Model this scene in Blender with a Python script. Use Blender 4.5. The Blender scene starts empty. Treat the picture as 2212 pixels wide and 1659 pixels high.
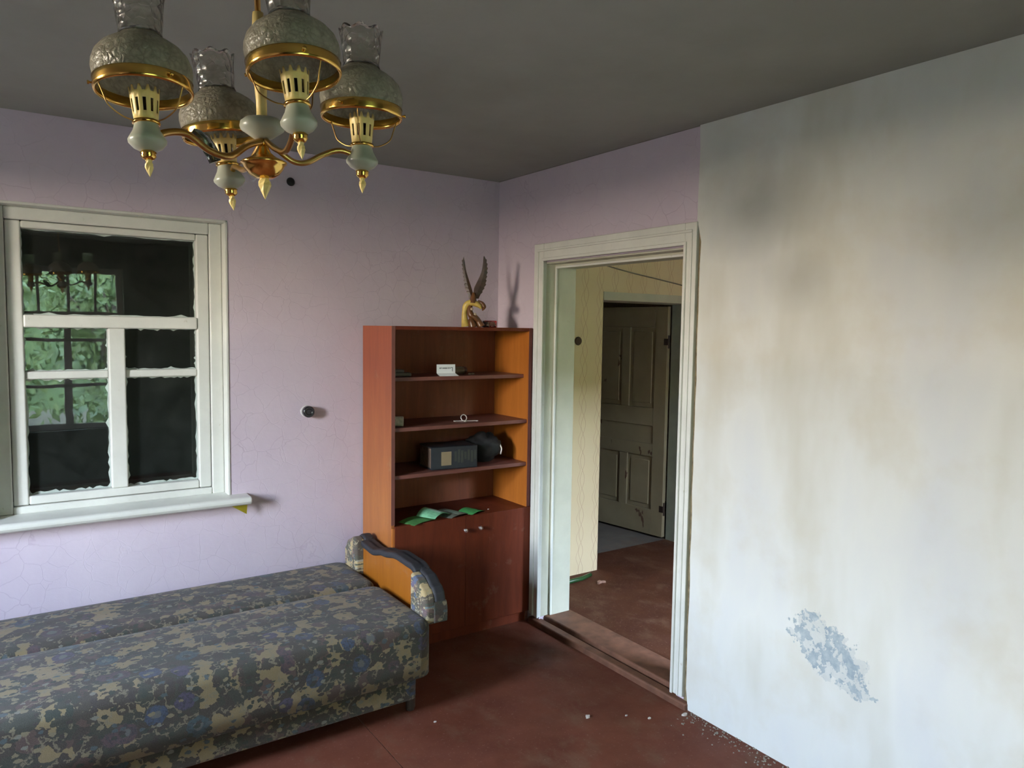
import bpy, bmesh, math, random
from mathutils import Vector, Matrix, Euler
random.seed(7)
SC = bpy.context.scene
COL = SC.collection
PI = math.pi

# ------------------------------------------------------------------ camera, world, light, exposure
cam_d = bpy.data.cameras.new('camera')
cam_d.sensor_fit = 'HORIZONTAL'; cam_d.sensor_width = 36.0
cam_d.lens = 1598.77 * 36.0 / 2212.0
cam_d.clip_start = 0.02
cam = bpy.data.objects.new('camera', cam_d); COL.objects.link(cam)
def cam_axes(yaw, pit, rol):
    f = Vector((math.sin(yaw)*math.cos(pit), math.cos(yaw)*math.cos(pit), math.sin(pit)))
    r = Vector((math.cos(yaw), -math.sin(yaw), 0)); u = r.cross(f)
    return r*math.cos(rol)+u*math.sin(rol), -r*math.sin(rol)+u*math.cos(rol), f
_r, _u, _f = cam_axes(0.6033, -0.0736, 0.0147)
M = Matrix((( _r.x, _u.x, -_f.x, -2.4257), (_r.y, _u.y, -_f.y, -3.6779), (_r.z, _u.z, -_f.z, 1.6432), (0, 0, 0, 1)))
cam.matrix_world = M
SC.camera = cam

LX, BY, HC = -4.15, -4.95, 2.5          # left wall, wall behind the camera, ceiling
WL = (-1.97, -1.30, 0.95, 2.24)          # left window: y0 y1 z0 z1
WB = (-2.38, -1.35, 0.53, 2.22)         # window behind the camera: x0 x1 z0 z1

world = bpy.data.worlds.new('overcast_sky'); SC.world = world; world.use_nodes = True
nt = world.node_tree; nt.nodes.clear()
wo = nt.nodes.new('ShaderNodeOutputWorld'); bg = nt.nodes.new('ShaderNodeBackground')
tc = nt.nodes.new('ShaderNodeTexCoord'); sx = nt.nodes.new('ShaderNodeSeparateXYZ'); cr = nt.nodes.new('ShaderNodeValToRGB')
nt.links.new(tc.outputs['Generated'], sx.inputs[0]); nt.links.new(sx.outputs['Z'], cr.inputs[0])
for _p, _c in ((0.30, (0.56, 0.67, 0.82, 1)), (0.15, (0.82, 0.87, 0.91, 1))):   # hazy: warm at the horizon, blue higher up
    _e = cr.color_ramp.elements.new(_p); _e.color = _c
cr.color_ramp.elements[0].position = 0.05; cr.color_ramp.elements[0].color = (1.0, 0.85, 0.68, 1)
cr.color_ramp.elements[-1].position = 0.7; cr.color_ramp.elements[-1].color = (0.44, 0.59, 0.84, 1)
nt.links.new(cr.outputs[0], bg.inputs[0]); nt.links.new(bg.outputs[0], wo.inputs[0])
bg.inputs[1].default_value = 164.0

def portal(name, loc, rot, sx_, sy_):
    l = bpy.data.lights.new(name, 'AREA'); l.shape = 'RECTANGLE'; l.size = sx_; l.size_y = sy_
    l.cycles.is_portal = True
    o = bpy.data.objects.new(name, l); COL.objects.link(o); o.location = loc; o.rotation_euler = rot
portal('window_portal', (LX-0.27, (WL[0]+WL[1])/2, (WL[2]+WL[3])/2), (0, -PI/2, 0), WL[3]-WL[2], WL[1]-WL[0])
portal('window_portal', ((WB[0]+WB[1])/2, BY-0.27, (WB[2]+WB[3])/2), (PI/2, 0, 0), WB[1]-WB[0], WB[3]-WB[2])
portal('window_portal', (0.775, -3.62, 1.625), (PI/2, 0, 0), 0.95, 1.35)

SC.view_settings.view_transform = 'Standard'; SC.view_settings.look = 'None'
SC.view_settings.gamma = 1.0; SC.view_settings.use_curve_mapping = False
SC.view_settings.exposure = 0.0
SC.cycles.use_denoising = True
SC.cycles.max_bounces = 9; SC.cycles.diffuse_bounces = 4; SC.cycles.glossy_bounces = 4
SC.cycles.transmission_bounces = 10; SC.cycles.transparent_max_bounces = 12
SC.cycles.sample_clamp_indirect = 6.0

# ------------------------------------------------------------------ helpers
def tag(o, label=None, cat=None, group=None, kind=None):
    if label: o['label'] = label
    if cat: o['category'] = cat
    if group: o['group'] = group
    if kind: o['kind'] = kind
    return o

def add_box(bm, x0, x1, y0, y1, z0, z1):
    x0, x1 = min(x0, x1), max(x0, x1); y0, y1 = min(y0, y1), max(y0, y1); z0, z1 = min(z0, z1), max(z0, z1)
    v = [bm.verts.new(p) for p in ((x0,y0,z0),(x1,y0,z0),(x1,y1,z0),(x0,y1,z0),(x0,y0,z1),(x1,y0,z1),(x1,y1,z1),(x0,y1,z1))]
    for f in ((0,3,2,1),(4,5,6,7),(0,1,5,4),(1,2,6,5),(2,3,7,6),(3,0,4,7)):
        bm.faces.new([v[i] for i in f])
    return v

def mesh_obj(name, bm, mat, parent=None, bevel=0, seg=2, smooth=False, solid=0, subsurf=0):
    bmesh.ops.recalc_face_normals(bm, faces=bm.faces[:])
    me = bpy.data.meshes.new(name); bm.to_mesh(me); bm.free()
    if smooth:
        for p in me.polygons: p.use_smooth = True
    for m in (mat if isinstance(mat, (list, tuple)) else [mat]): me.materials.append(m)
    o = bpy.data.objects.new(name, me); COL.objects.link(o)
    if parent: o.parent = parent
    if solid:
        s = o.modifiers.new('solid', 'SOLIDIFY'); s.thickness = solid; s.offset = 0
    if bevel:
        b = o.modifiers.new('bevel', 'BEVEL'); b.width = bevel; b.segments = seg; b.limit_method = 'ANGLE'; b.angle_limit = math.radians(40)
        b.harden_normals = False
    if subsurf:
        s = o.modifiers.new('sub', 'SUBSURF'); s.levels = subsurf; s.render_levels = subsurf
    return o

def boxes(name, lst, mat, parent=None, **k):
    bm = bmesh.new()
    for b in lst: add_box(bm, *b)
    return mesh_obj(name, bm, mat, parent, **k)

def empty(name, loc=(0,0,0), rot=(0,0,0)):
    o = bpy.data.objects.new(name, None); COL.objects.link(o); o.location = loc; o.rotation_euler = rot
    o.empty_display_size = 0.05
    return o

def add_lathe(bm, prof, n=32, cap=True, mtx=None, twist=0.0, squash=None):
    rings = []
    for i, (r, z) in enumerate(prof):
        ring = []
        for k in range(n):
            a = 2*PI*k/n + twist*i
            p = Vector((r*math.cos(a), r*math.sin(a), z))
            if mtx: p = mtx @ p
            ring.append(bm.verts.new(p))
        rings.append(ring)
    for a, b in zip(rings, rings[1:]):
        for k in range(n):
            bm.faces.new((a[k], a[(k+1) % n], b[(k+1) % n], b[k]))
    if cap:
        if prof[0][0] > 1e-5: bm.faces.new(rings[0][::-1])
        if prof[-1][0] > 1e-5: bm.faces.new(rings[-1])

def catmull(pts, n=8):
    P = [Vector(p) for p in pts]; P = [2*P[0]-P[1]] + P + [2*P[-1]-P[-2]]; out = []
    for i in range(1, len(P)-2):
        for k in range(n):
            t = k/n
            out.append(0.5*((2*P[i]) + (-P[i-1]+P[i+1])*t + (2*P[i-1]-5*P[i]+4*P[i+1]-P[i+2])*t*t + (-P[i-1]+3*P[i]-3*P[i+1]+P[i+2])*t**3))
    out.append(P[-2]); return out

def add_tube(bm, pts, rad, n=10, flat=1.0, flat_axis=None):
    """tube along pts; rad is a number or one radius per point"""
    m = len(pts); R = rad if isinstance(rad, (list, tuple)) else [rad]*m
    if len(R) != m: R = [R[min(len(R)-1, int(i*(len(R)-1)/(m-1)))] + (R[min(len(R)-1, int(i*(len(R)-1)/(m-1))+1)]-R[int(i*(len(R)-1)/(m-1))])*((i*(len(R)-1)/(m-1)) % 1) for i in range(m)]
    rings = []; up = None
    for i in range(m):
        p = Vector(pts[i]); t = (Vector(pts[min(i+1, m-1)]) - Vector(pts[max(i-1, 0)])).normalized()
        if up is None:
            up = Vector((0, 0, 1)) if abs(t.z) < 0.9 else Vector((1, 0, 0))
            if flat_axis: up = Vector(flat_axis)
        s = t.cross(up).normalized(); up2 = s.cross(t).normalized(); up = up2
        rings.append([bm.verts.new(p + (s*math.cos(2*PI*k/n) + up2*math.sin(2*PI*k/n)*flat)*R[i]) for k in range(n)])
    for a, b in zip(rings, rings[1:]):
        for k in range(n): bm.faces.new((a[k], a[(k+1) % n], b[(k+1) % n], b[k]))
    bm.faces.new(rings[0][::-1]); bm.faces.new(rings[-1])

def add_prism(bm, poly, axis, a, b):
    """polygon extruded along axis; poly gives the two other coordinates in x,y,z order"""
    def P(u, v, w):
        return (w, u, v) if axis == 0 else ((u, w, v) if axis == 1 else (u, v, w))
    A = [bm.verts.new(P(u, v, a)) for u, v in poly]; B = [bm.verts.new(P(u, v, b)) for u, v in poly]
    n = len(poly)
    bm.faces.new(A); bm.faces.new(B[::-1])
    for i in range(n): bm.faces.new((A[i], B[i], B[(i+1) % n], A[(i+1) % n]))

def prism(name, poly, axis, a, b, mat, parent=None, **k):
    bm = bmesh.new(); add_prism(bm, poly, axis, a, b)
    return mesh_obj(name, bm, mat, parent, **k)

# ------------------------------------------------------------------ materials
class NT:
    def __init__(s, name):
        s.m = bpy.data.materials.new(name); s.m.use_nodes = True; s.t = s.m.node_tree
        s.b = s.t.nodes['Principled BSDF']; s.out = s.t.nodes['Material Output']
        s.tc = s.n('ShaderNodeTexCoord'); s.co = s.tc.outputs['Object']
    def n(s, typ, **k):
        x = s.t.nodes.new(typ)
        for a, v in k.items(): setattr(x, a, v)
        return x
    def l(s, a, b): s.t.links.new(a, b)
    def set(s, **k):
        for a, v in k.items():
            i = s.b.inputs[a.replace('_', ' ')]
            if hasattr(v, 'links'): s.l(v, i)
            else: i.default_value = v if not isinstance(v, tuple) or len(v) == 4 else v + (1,)
    def mapped(s, scale=(1,1,1), loc=(0,0,0), rot=(0,0,0), co=None):
        m = s.n('ShaderNodeMapping'); m.inputs['Scale'].default_value = scale; m.inputs['Location'].default_value = loc; m.inputs['Rotation'].default_value = rot
        s.l(co or s.co, m.inputs[0]); return m.outputs[0]
    def noise(s, scale, detail=4, rough=0.55, co=None, dist=0.0, color=False):
        x = s.n('ShaderNodeTexNoise'); x.inputs['Scale'].default_value = scale; x.inputs['Detail'].default_value = detail
        x.inputs['Roughness'].default_value = rough; x.inputs['Distortion'].default_value = dist
        s.l(co or s.co, x.inputs['Vector']); return x.outputs['Color' if color else 'Fac']
    def voro(s, scale, co=None, feature='F1', out='Distance', rand=1.0):
        x = s.n('ShaderNodeTexVoronoi'); x.feature = feature; x.inputs['Scale'].default_value = scale; x.inputs['Randomness'].default_value = rand
        s.l(co or s.co, x.inputs['Vector']); return x.outputs[out]
    def ramp(s, fac, stops, interp='LINEAR'):
        x = s.n('ShaderNodeValToRGB'); x.color_ramp.interpolation = interp; e = x.color_ramp.elements
        while len(e) < len(stops): e.new(0.5)
        for i, (p, c) in enumerate(stops):
            e[i].position = p; e[i].color = (c if isinstance(c, tuple) else (c, c, c)) + (1,)
        s.l(fac, x.inputs[0]); return x.outputs[0]
    def mix(s, fac, a, b, mode='MIX'):
        x = s.n('ShaderNodeMix'); x.data_type = 'RGBA'; x.blend_type = mode
        for i, v in ((0, fac), (6, a), (7, b)):
            if hasattr(v, 'links'): s.l(v, x.inputs[i])
            elif i == 0: x.inputs[i].default_value = v
            else: x.inputs[i].default_value = v + (1,)
        return x.outputs[2]
    def math(s, op, a, b=0.0, c=None, clamp=False):
        x = s.n('ShaderNodeMath'); x.operation = op; x.use_clamp = clamp
        for i, v in enumerate((a, b) if c is None else (a, b, c)):
            if hasattr(v, 'links'): s.l(v, x.inputs[i])
            else: x.inputs[i].default_value = v
        return x.outputs[0]
    def sep(s, co=None):
        x = s.n('ShaderNodeSeparateXYZ'); s.l(co or s.co, x.inputs[0]); return x.outputs
    def bump(s, h, strength=0.3, dist=0.002):
        x = s.n('ShaderNodeBump'); x.inputs['Strength'].default_value = strength; x.inputs['Distance'].default_value = dist
        s.l(h, x.inputs['Height']); s.l(x.outputs[0], s.b.inputs['Normal'])
    def vadd(s, a, b, sc=1.0):
        m = s.n('ShaderNodeVectorMath'); m.operation = 'SCALE'; s.l(b, m.inputs[0]); m.inputs['Scale'].default_value = sc
        x = s.n('ShaderNodeVectorMath'); x.operation = 'ADD'; s.l(a, x.inputs[0]); s.l(m.outputs[0], x.inputs[1]); return x.outputs[0]

def plain(name, col, rough=0.6, metal=0.0, var=0.12, vs=8.0, bump=0.0, bs=60.0, **k):
    m = NT(name)
    dark = tuple(c*(1-var) for c in col); lite = tuple(min(1, c*(1+var)) for c in col)
    m.set(Base_Color=m.ramp(m.noise(vs), [(0.3, dark), (0.7, lite)]), Roughness=rough, Metallic=metal)
    if bump: m.bump(m.noise(bs, 3), bump, 0.001)
    for a, v in k.items(): m.b.inputs[a.replace('_', ' ')].default_value = v
    return m.m

def m_lavender():
    m = NT('lavender_paint')
    base = m.ramp(m.noise(1.3, 5, 0.6), [(0.3, (0.53, 0.445, 0.53)), (0.7, (0.61, 0.525, 0.59))])
    warp = m.vadd(m.co, m.noise(9, 3, color=True), 0.06)
    crack = m.voro(11, co=warp, feature='DISTANCE_TO_EDGE')
    cm = m.ramp(crack, [(0.0, 1.0), (0.022, 0.0)])
    mask = m.ramp(m.noise(2.2, 3), [(0.45, 0.0), (0.62, 0.5)])
    f = m.math('MULTIPLY', cm, mask)
    base = m.mix(f, base, (0.42, 0.33, 0.42))
    grime = m.ramp(m.noise(4.5, 6, 0.7), [(0.55, 0.0), (0.8, 0.35)])
    base = m.mix(grime, base, (0.50, 0.42, 0.46))
    m.set(Base_Color=base, Roughness=0.75)
    h = m.math('ADD', m.noise(14, 5), m.math('MULTIPLY', cm, -0.22))
    m.bump(h, 0.35, 0.006)
    return m.m

def m_plaster():
    m = NT('bare_plaster')
    xyz = m.sep()
    streak = m.noise(1.0, 4, 0.55, co=m.mapped((1, 2.6, 0.9)))
    base = m.ramp(streak, [(0.3, (0.57, 0.56, 0.49)), (0.5, (0.665, 0.675, 0.64)), (0.68, (0.61, 0.625, 0.63))])
    base = m.mix(m.ramp(m.noise(2.3, 5, 0.6), [(0.5, 0.0), (0.75, 0.6)]), base, (0.55, 0.50, 0.385))
    def blob(y, z, ry, rz, soft, nz=0.25, ns=4.0):
        dy = m.math('DIVIDE', m.math('SUBTRACT', xyz[1], y), ry); dz = m.math('DIVIDE', m.math('SUBTRACT', xyz[2], z), rz)
        d = m.math('SQRT', m.math('ADD', m.math('MULTIPLY', dy, dy), m.math('MULTIPLY', dz, dz)))
        d = m.math('ADD', d, m.math('MULTIPLY', m.math('SUBTRACT', m.noise(ns, 4), 0.5), nz*4))
        return m.ramp(d, [(max(0, 1-soft), 1.0), (1.0, 0.0)])
    # grey damp stain high on the wall
    base = m.mix(m.math('MULTIPLY', blob(-1.80, 2.13, 0.34, 0.22, 0.9, 0.2, 2.5), 0.72), base, (0.25, 0.255, 0.235))
    base = m.mix(m.math('MULTIPLY', blob(-2.02, 1.84, 0.16, 0.14, 0.9, 0.2, 3), 0.45), base, (0.36, 0.36, 0.34))
    base = m.mix(m.math('MULTIPLY', blob(-1.66, 2.36, 0.18, 0.2, 0.9, 0.2, 3), 0.35), base, (0.36, 0.36, 0.31))
    # peeled patch low on the wall: blue-grey undercoat between flakes, a long tail down to the right
    rot = m.mapped((1, 1, 1), (0, 0, 0), (-0.51, 0, 0)); r = m.sep(rot)
    import math as _m
    cy, cz = -2.21, 0.50
    ry = cy*_m.cos(-0.51) - cz*_m.sin(-0.51); rz = cy*_m.sin(-0.51) + cz*_m.cos(-0.51)
    dy = m.math('DIVIDE', m.math('SUBTRACT', r[1], ry), 0.185); dz = m.math('DIVIDE', m.math('SUBTRACT', r[2], rz), 0.105)
    d = m.math('SQRT', m.math('ADD', m.math('MULTIPLY', dy, dy), m.math('MULTIPLY', dz, dz)))
    d = m.math('ADD', d, m.math('MULTIPLY', m.math('SUBTRACT', m.noise(22, 4, 0.6), 0.5), 1.6))
    area = m.ramp(d, [(0.86, 1.0), (0.90, 0.0)])
    fl = m.ramp(m.voro(48, co=m.vadd(m.co, m.noise(30, 3, color=True), 0.035)), [(0.24, 1.0), (0.28, 0.3)])
    fl = m.math('MAXIMUM', fl, m.ramp(m.noise(26, 4, 0.6), [(0.48, 1.0), (0.51, 0.0)]))
    peel = m.math('MULTIPLY', area, fl)
    under = m.ramp(m.noise(35, 4), [(0.35, (0.27, 0.33, 0.37)), (0.65, (0.42, 0.47, 0.48))])
    base = m.mix(peel, base, under)
    spots = m.ramp(m.voro(3.1, co=m.mapped((1, 1, 1), (0.3, 0.2, 0.7))), [(0.012, 1.0), (0.02, 0.0)])
    base = m.mix(spots, base, (0.3, 0.3, 0.3))
    m.set(Base_Color=base, Roughness=0.8)
    h = m.math('ADD', m.math('MULTIPLY', m.noise(7, 5), 0.6), m.math('MULTIPLY', peel, -0.6))
    m.bump(h, 0.3, 0.006)
    return m.m

def m_ceiling():
    m = NT('whitewashed_ceiling')
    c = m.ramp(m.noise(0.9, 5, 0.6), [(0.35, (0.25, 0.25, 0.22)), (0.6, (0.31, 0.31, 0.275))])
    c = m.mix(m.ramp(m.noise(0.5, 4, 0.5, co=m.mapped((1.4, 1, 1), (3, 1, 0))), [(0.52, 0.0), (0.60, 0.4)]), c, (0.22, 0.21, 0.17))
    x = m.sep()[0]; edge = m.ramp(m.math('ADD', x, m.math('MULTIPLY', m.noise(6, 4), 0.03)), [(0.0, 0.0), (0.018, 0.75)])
    c = m.mix(m.math('MULTIPLY', edge, m.math('LESS_THAN', x, 0.05)), c, (0.10, 0.09, 0.07))      # soot and gap shadow painted along the joint with the right wall
    m.set(Base_Color=c, Roughness=0.95); m.bump(m.noise(10, 5), 0.3, 0.008); return m.m

def m_white(name='white_oil_paint', col=(0.66, 0.70, 0.64), rough=0.38):
    m = NT(name)
    c = m.ramp(m.noise(6, 5, 0.6), [(0.35, tuple(x*0.88 for x in col)), (0.65, col)])
    c = m.mix(m.ramp(m.noise(28, 4, 0.7), [(0.66, 0.0), (0.74, 0.5)]), c, (0.42, 0.38, 0.28))
    m.set(Base_Color=c, Roughness=rough); m.bump(m.noise(35, 4, co=m.mapped((1, 1, 0.15))), 0.25, 0.002); return m.m

def m_floor(name, a, b, rough=0.5):
    m = NT(name)
    c = m.ramp(m.noise(2.2, 6, 0.65), [(0.3, a), (0.7, b)])
    c = m.mix(m.ramp(m.noise(7, 6, 0.7, co=m.mapped((1, 0.6, 1))), [(0.52, 0.0), (0.72, 0.55)]), c, (0.16, 0.095, 0.055))
    c = m.mix(m.ramp(m.noise(90, 3, 0.6), [(0.62, 0.0), (0.72, 0.5)]), c, (0.26, 0.16, 0.12))
    m.set(Base_Color=c, Roughness=m.ramp(m.noise(5, 4), [(0.3, rough-0.08), (0.7, rough+0.2)])); m.bump(m.noise(18, 5), 0.15, 0.003); return m.m

def m_wood(name, a, b, rough=0.3, grain=(1.2, 1.2, 0.12), sc=14, coat=0.2):
    m = NT(name)
    co = m.mapped(grain)
    n = m.noise(sc, 5, 0.6, co=co, dist=1.2)
    c = m.ramp(n, [(0.32, a), (0.68, b)])
    c = m.mix(m.ramp(m.noise(sc*9, 3, co=co), [(0.55, 0.0), (0.8, 0.35)]), c, tuple(x*0.6 for x in a))
    c = m.mix(m.ramp(m.noise(9, 5, 0.7), [(0.60, 0.0), (0.82, 0.3)]), c, (0.30, 0.24, 0.18))
    m.set(Base_Color=c, Roughness=rough, Coat_Weight=coat, Coat_Roughness=0.25); return m.m

def m_fabric(name='floral_tapestry', light=1.0, sc=1.0, side=False):
    m = NT(name)
    L = lambda r, g, b: (r*light, g*light, b*light)
    def rnd(out):
        s = m.n('ShaderNodeSeparateColor'); m.l(out, s.inputs[0]); return s.outputs
    q = m.sep(); cb = m.n('ShaderNodeCombineXYZ')
    if side: m.l(q[1], cb.inputs[0]); m.l(q[2], cb.inputs[1])
    else: m.l(q[0], cb.inputs[0]); m.l(m.math('SUBTRACT', q[1], q[2]), cb.inputs[1])
    uv = cb.outputs[0]
    jag = m.vadd(m.vadd(uv, m.noise(75*sc, 2, 0.6, color=True), 0.016/sc), m.noise(22*sc, 2, 0.5, color=True), 0.05/sc)
    c1 = rnd(m.voro(21*sc, co=jag, out='Color'))
    base = m.ramp(c1[0], [(0.0, L(0.042, 0.030, 0.020)), (0.27, L(0.25, 0.185, 0.085)), (0.42, L(0.038, 0.038, 0.024)), (0.60, L(0.085, 0.048, 0.038)),
                          (0.72, L(0.047, 0.036, 0.024)), (0.91, L(0.27, 0.20, 0.10))], 'CONSTANT')
    # rounded blooms: coloured petals, paler heart, dark rim
    bc = m.vadd(uv, m.noise(40*sc, 2, color=True), 0.018/sc)
    d = m.voro(9.0*sc, co=bc); c2 = rnd(m.voro(9.0*sc, co=bc, out='Color'))
    petal = m.ramp(c2[1], [(0.0, L(0.042, 0.062, 0.115)), (0.30, L(0.085, 0.045, 0.050)), (0.6, L(0.040, 0.075, 0.085)), (0.8, L(0.068, 0.052, 0.10))], 'CONSTANT')
    heart = m.ramp(c2[2], [(0.0, L(0.11, 0.115, 0.105)), (0.5, L(0.12, 0.085, 0.08))], 'CONSTANT')
    petal = m.mix(m.ramp(m.noise(110*sc, 3), [(0.45, 0.0), (0.6, 0.7)]), petal, L(0.025, 0.028, 0.036))
    fm = m.math('MULTIPLY', m.ramp(d, [(0.33, 1.0), (0.345, 0.0)]), m.math('GREATER_THAN', c2[0], 0.36))
    base = m.mix(fm, base, m.mix(m.ramp(d, [(0.13, 1.0), (0.16, 0.0)]), petal, heart))
    tw = m.ramp(m.voro(15*sc, co=m.vadd(uv, m.noise(50*sc, 3, color=True), 0.05/sc), feature='DISTANCE_TO_EDGE'), [(0.035, 1.0), (0.05, 0.0)])
    tw = m.math('MULTIPLY', tw, m.ramp(m.noise(24*sc, 2), [(0.46, 0.0), (0.5, 0.85)]))
    base = m.mix(m.math('MULTIPLY', tw, m.math('SUBTRACT', 1.0, fm)), base, L(0.21, 0.175, 0.105))
    # toothed leaves and twigs over everything, dark and pale
    w3 = m.vadd(m.mapped((1, 1.5, 1), co=uv), m.noise(95*sc, 2, color=True), 0.016/sc)
    dl = m.voro(34*sc, co=w3); c3 = rnd(m.voro(34*sc, co=w3, out='Color'))
    lf = m.math('MULTIPLY', m.math('GREATER_THAN', c3[0], 0.40), m.ramp(dl, [(0.38, 1.0), (0.42, 0.0)]))
    lc = m.ramp(c3[1], [(0.0, L(0.026, 0.034, 0.022)), (0.35, L(0.038, 0.027, 0.022)), (0.62, L(0.22, 0.18, 0.10)), (0.82, L(0.20, 0.19, 0.15)), (0.90, L(0.06, 0.085, 0.09))], 'CONSTANT')
    base = m.mix(lf, base, lc)
    weave = m.noise(420*sc, 2)
    base = m.mix(0.2, base, m.ramp(weave, [(0.3, (0.02, 0.02, 0.02)), (0.7, L(0.17, 0.155, 0.13))]))
    m.set(Base_Color=base, Roughness=0.85, Sheen_Weight=0.1)
    m.bump(m.math('ADD', weave, m.math('MULTIPLY', m.noise(12, 3), 1.5)), 0.4, 0.004)
    return m.m

def m_wallpaper():
    m = NT('scrolled_wallpaper')
    s = m.sep()
    u = m.math('ADD', s[0], s[1])                     # across the wall
    def scroll(period, off, amp, k, ph, w):
        c = m.math('MULTIPLY', m.math('SINE', m.math('ADD', m.math('MULTIPLY', s[2], k), ph)), amp)
        wob = m.math('MULTIPLY', m.math('SUBTRACT', m.noise(6, 2), 0.5), 0.012)
        x = m.math('ADD', m.math('ADD', u, c), wob)
        f = m.math('SUBTRACT', m.math('PINGPONG', m.math('ADD', x, off), period/2), period/4)
        return m.math('LESS_THAN', m.math('ABSOLUTE', f), w)
    a = scroll(0.26, 0.0, 0.018, 26.0, 0.0, 0.0018); b = scroll(0.26, 0.0, 0.018, 26.0, 3.14, 0.0018); c = scroll(0.26, 0.03, 0.010, 48.0, 1.0, 0.0014)
    k = m.math('MAXIMUM', m.math('MAXIMUM', a, b), c)
    k = m.math('MULTIPLY', k, 0.5)
    base = m.ramp(m.noise(1.5, 5), [(0.3, (0.66, 0.53, 0.33)), (0.7, (0.73, 0.60, 0.39))])
    base = m.mix(k, base, (0.40, 0.19, 0.14))
    m.set(Base_Color=base, Roughness=0.8); return m.m

def m_olddoor():
    m = NT('flaked_door_paint')
    c = m.ramp(m.noise(3, 5), [(0.3, (0.23, 0.19, 0.115)), (0.7, (0.32, 0.27, 0.17))])
    c = m.mix(m.ramp(m.noise(9, 4, 0.6, co=m.mapped((1, 1, 0.45))), [(0.655, 0.0), (0.67, 1.0)]), c, (0.10, 0.05, 0.03))
    m.set(Base_Color=c, Roughness=0.55); return m.m

def m_glass(name, rough=0.0, col=(1, 1, 1), ior=1.5, bump=0.0, bs=60):
    m = NT(name); m.set(Base_Color=col, Roughness=rough, Transmission_Weight=1.0, IOR=ior)
    if bump: m.bump(m.voro(bs), bump, 0.004)
    return m.m

def m_dirtyglass():
    m = NT('dusty_pane_glass')
    g = m.b; m.set(Base_Color=(0.92, 0.96, 0.93), Roughness=0.0, Transmission_Weight=1.0, IOR=1.52)
    d = m.n('ShaderNodeBsdfDiffuse'); d.inputs[0].default_value = (0.45, 0.5, 0.45, 1)
    mx = m.n('ShaderNodeMixShader')
    f = m.ramp(m.noise(10, 6, 0.7), [(0.35, 0.008), (0.7, 0.035)])
    sp = m.ramp(m.voro(40), [(0.035, 0.35), (0.06, 0.0)])
    m.l(m.math('MAXIMUM', f, m.math('MULTIPLY', sp, m.ramp(m.noise(7, 2), [(0.55, 0.0), (0.6, 1.0)]))), mx.inputs[0]); m.l(g.outputs[0], mx.inputs[1]); m.l(d.outputs[0], mx.inputs[2]); m.l(mx.outputs[0], m.out.inputs[0])
    m.bump(m.noise(3.0, 2), 0.08, 0.004)
    return m.m

def m_shade():
    m = NT('etched_lamp_glass')
    v = m.voro(95, co=m.vadd(m.co, m.noise(50, 3, color=True), 0.02), feature='DISTANCE_TO_EDGE')
    c = m.ramp(m.math('ADD', m.math('MULTIPLY', m.noise(45, 5, 0.65), 0.8), m.math('MULTIPLY', v, 0.5)), [(0.3, (0.34, 0.31, 0.23)), (0.6, (0.66, 0.63, 0.50))])
    m.set(Base_Color=c, Roughness=0.30, Transmission_Weight=0.62, IOR=1.35)
    m.bump(m.math('ADD', m.noise(60, 4, 0.6), v), 0.8, 0.004); return m.m

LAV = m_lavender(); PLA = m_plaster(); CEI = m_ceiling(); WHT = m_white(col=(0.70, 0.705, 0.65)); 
WHT2 = m_white('cream_jamb_paint', (0.50, 0.49, 0.39), 0.5)
FLR = m_floor('red_brown_floor_paint', (0.095, 0.024, 0.012), (0.165, 0.050, 0.027), 0.62); FLR.node_tree.nodes['Principled BSDF'].inputs['Specular IOR Level'].default_value = 0.3
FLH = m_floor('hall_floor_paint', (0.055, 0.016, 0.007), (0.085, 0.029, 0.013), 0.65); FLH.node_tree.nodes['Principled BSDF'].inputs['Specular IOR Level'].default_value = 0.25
FLG = m_floor('bare_concrete_floor', (0.09, 0.08, 0.07), (0.14, 0.12, 0.10), 0.8)
WALLP = m_wallpaper(); OLD = m_olddoor()
RAW = plain('raw_wood_and_lime', (0.20, 0.16, 0.09), 0.9, var=0.5, vs=30, bump=0.5)
DARKW = plain('dim_whitewash', (0.16, 0.15, 0.13), 0.9)
GREYW = plain('grey_room_wall', (0.32, 0.31, 0.27), 0.9)
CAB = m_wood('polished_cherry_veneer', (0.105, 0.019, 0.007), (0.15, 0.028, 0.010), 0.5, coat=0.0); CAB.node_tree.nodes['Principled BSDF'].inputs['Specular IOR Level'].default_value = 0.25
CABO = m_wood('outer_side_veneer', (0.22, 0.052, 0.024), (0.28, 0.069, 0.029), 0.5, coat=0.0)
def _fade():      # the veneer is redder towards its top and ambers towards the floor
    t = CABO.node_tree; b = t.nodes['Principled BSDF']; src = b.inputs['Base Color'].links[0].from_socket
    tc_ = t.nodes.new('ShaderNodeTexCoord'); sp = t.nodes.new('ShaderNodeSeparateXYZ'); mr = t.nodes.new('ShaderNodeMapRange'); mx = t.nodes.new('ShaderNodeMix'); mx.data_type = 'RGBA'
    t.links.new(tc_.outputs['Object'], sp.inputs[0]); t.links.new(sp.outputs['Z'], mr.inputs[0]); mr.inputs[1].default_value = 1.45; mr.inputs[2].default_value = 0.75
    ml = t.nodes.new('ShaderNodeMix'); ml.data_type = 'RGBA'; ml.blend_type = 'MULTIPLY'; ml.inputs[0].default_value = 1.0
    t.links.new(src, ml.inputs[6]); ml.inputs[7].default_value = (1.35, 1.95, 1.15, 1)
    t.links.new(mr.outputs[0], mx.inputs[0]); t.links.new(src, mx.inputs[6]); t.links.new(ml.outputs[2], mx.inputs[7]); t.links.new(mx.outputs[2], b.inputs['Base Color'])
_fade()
CABI = m_wood('amber_side_veneer', (0.38, 0.115, 0.018), (0.47, 0.155, 0.025), 0.35, coat=0.1)
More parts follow.
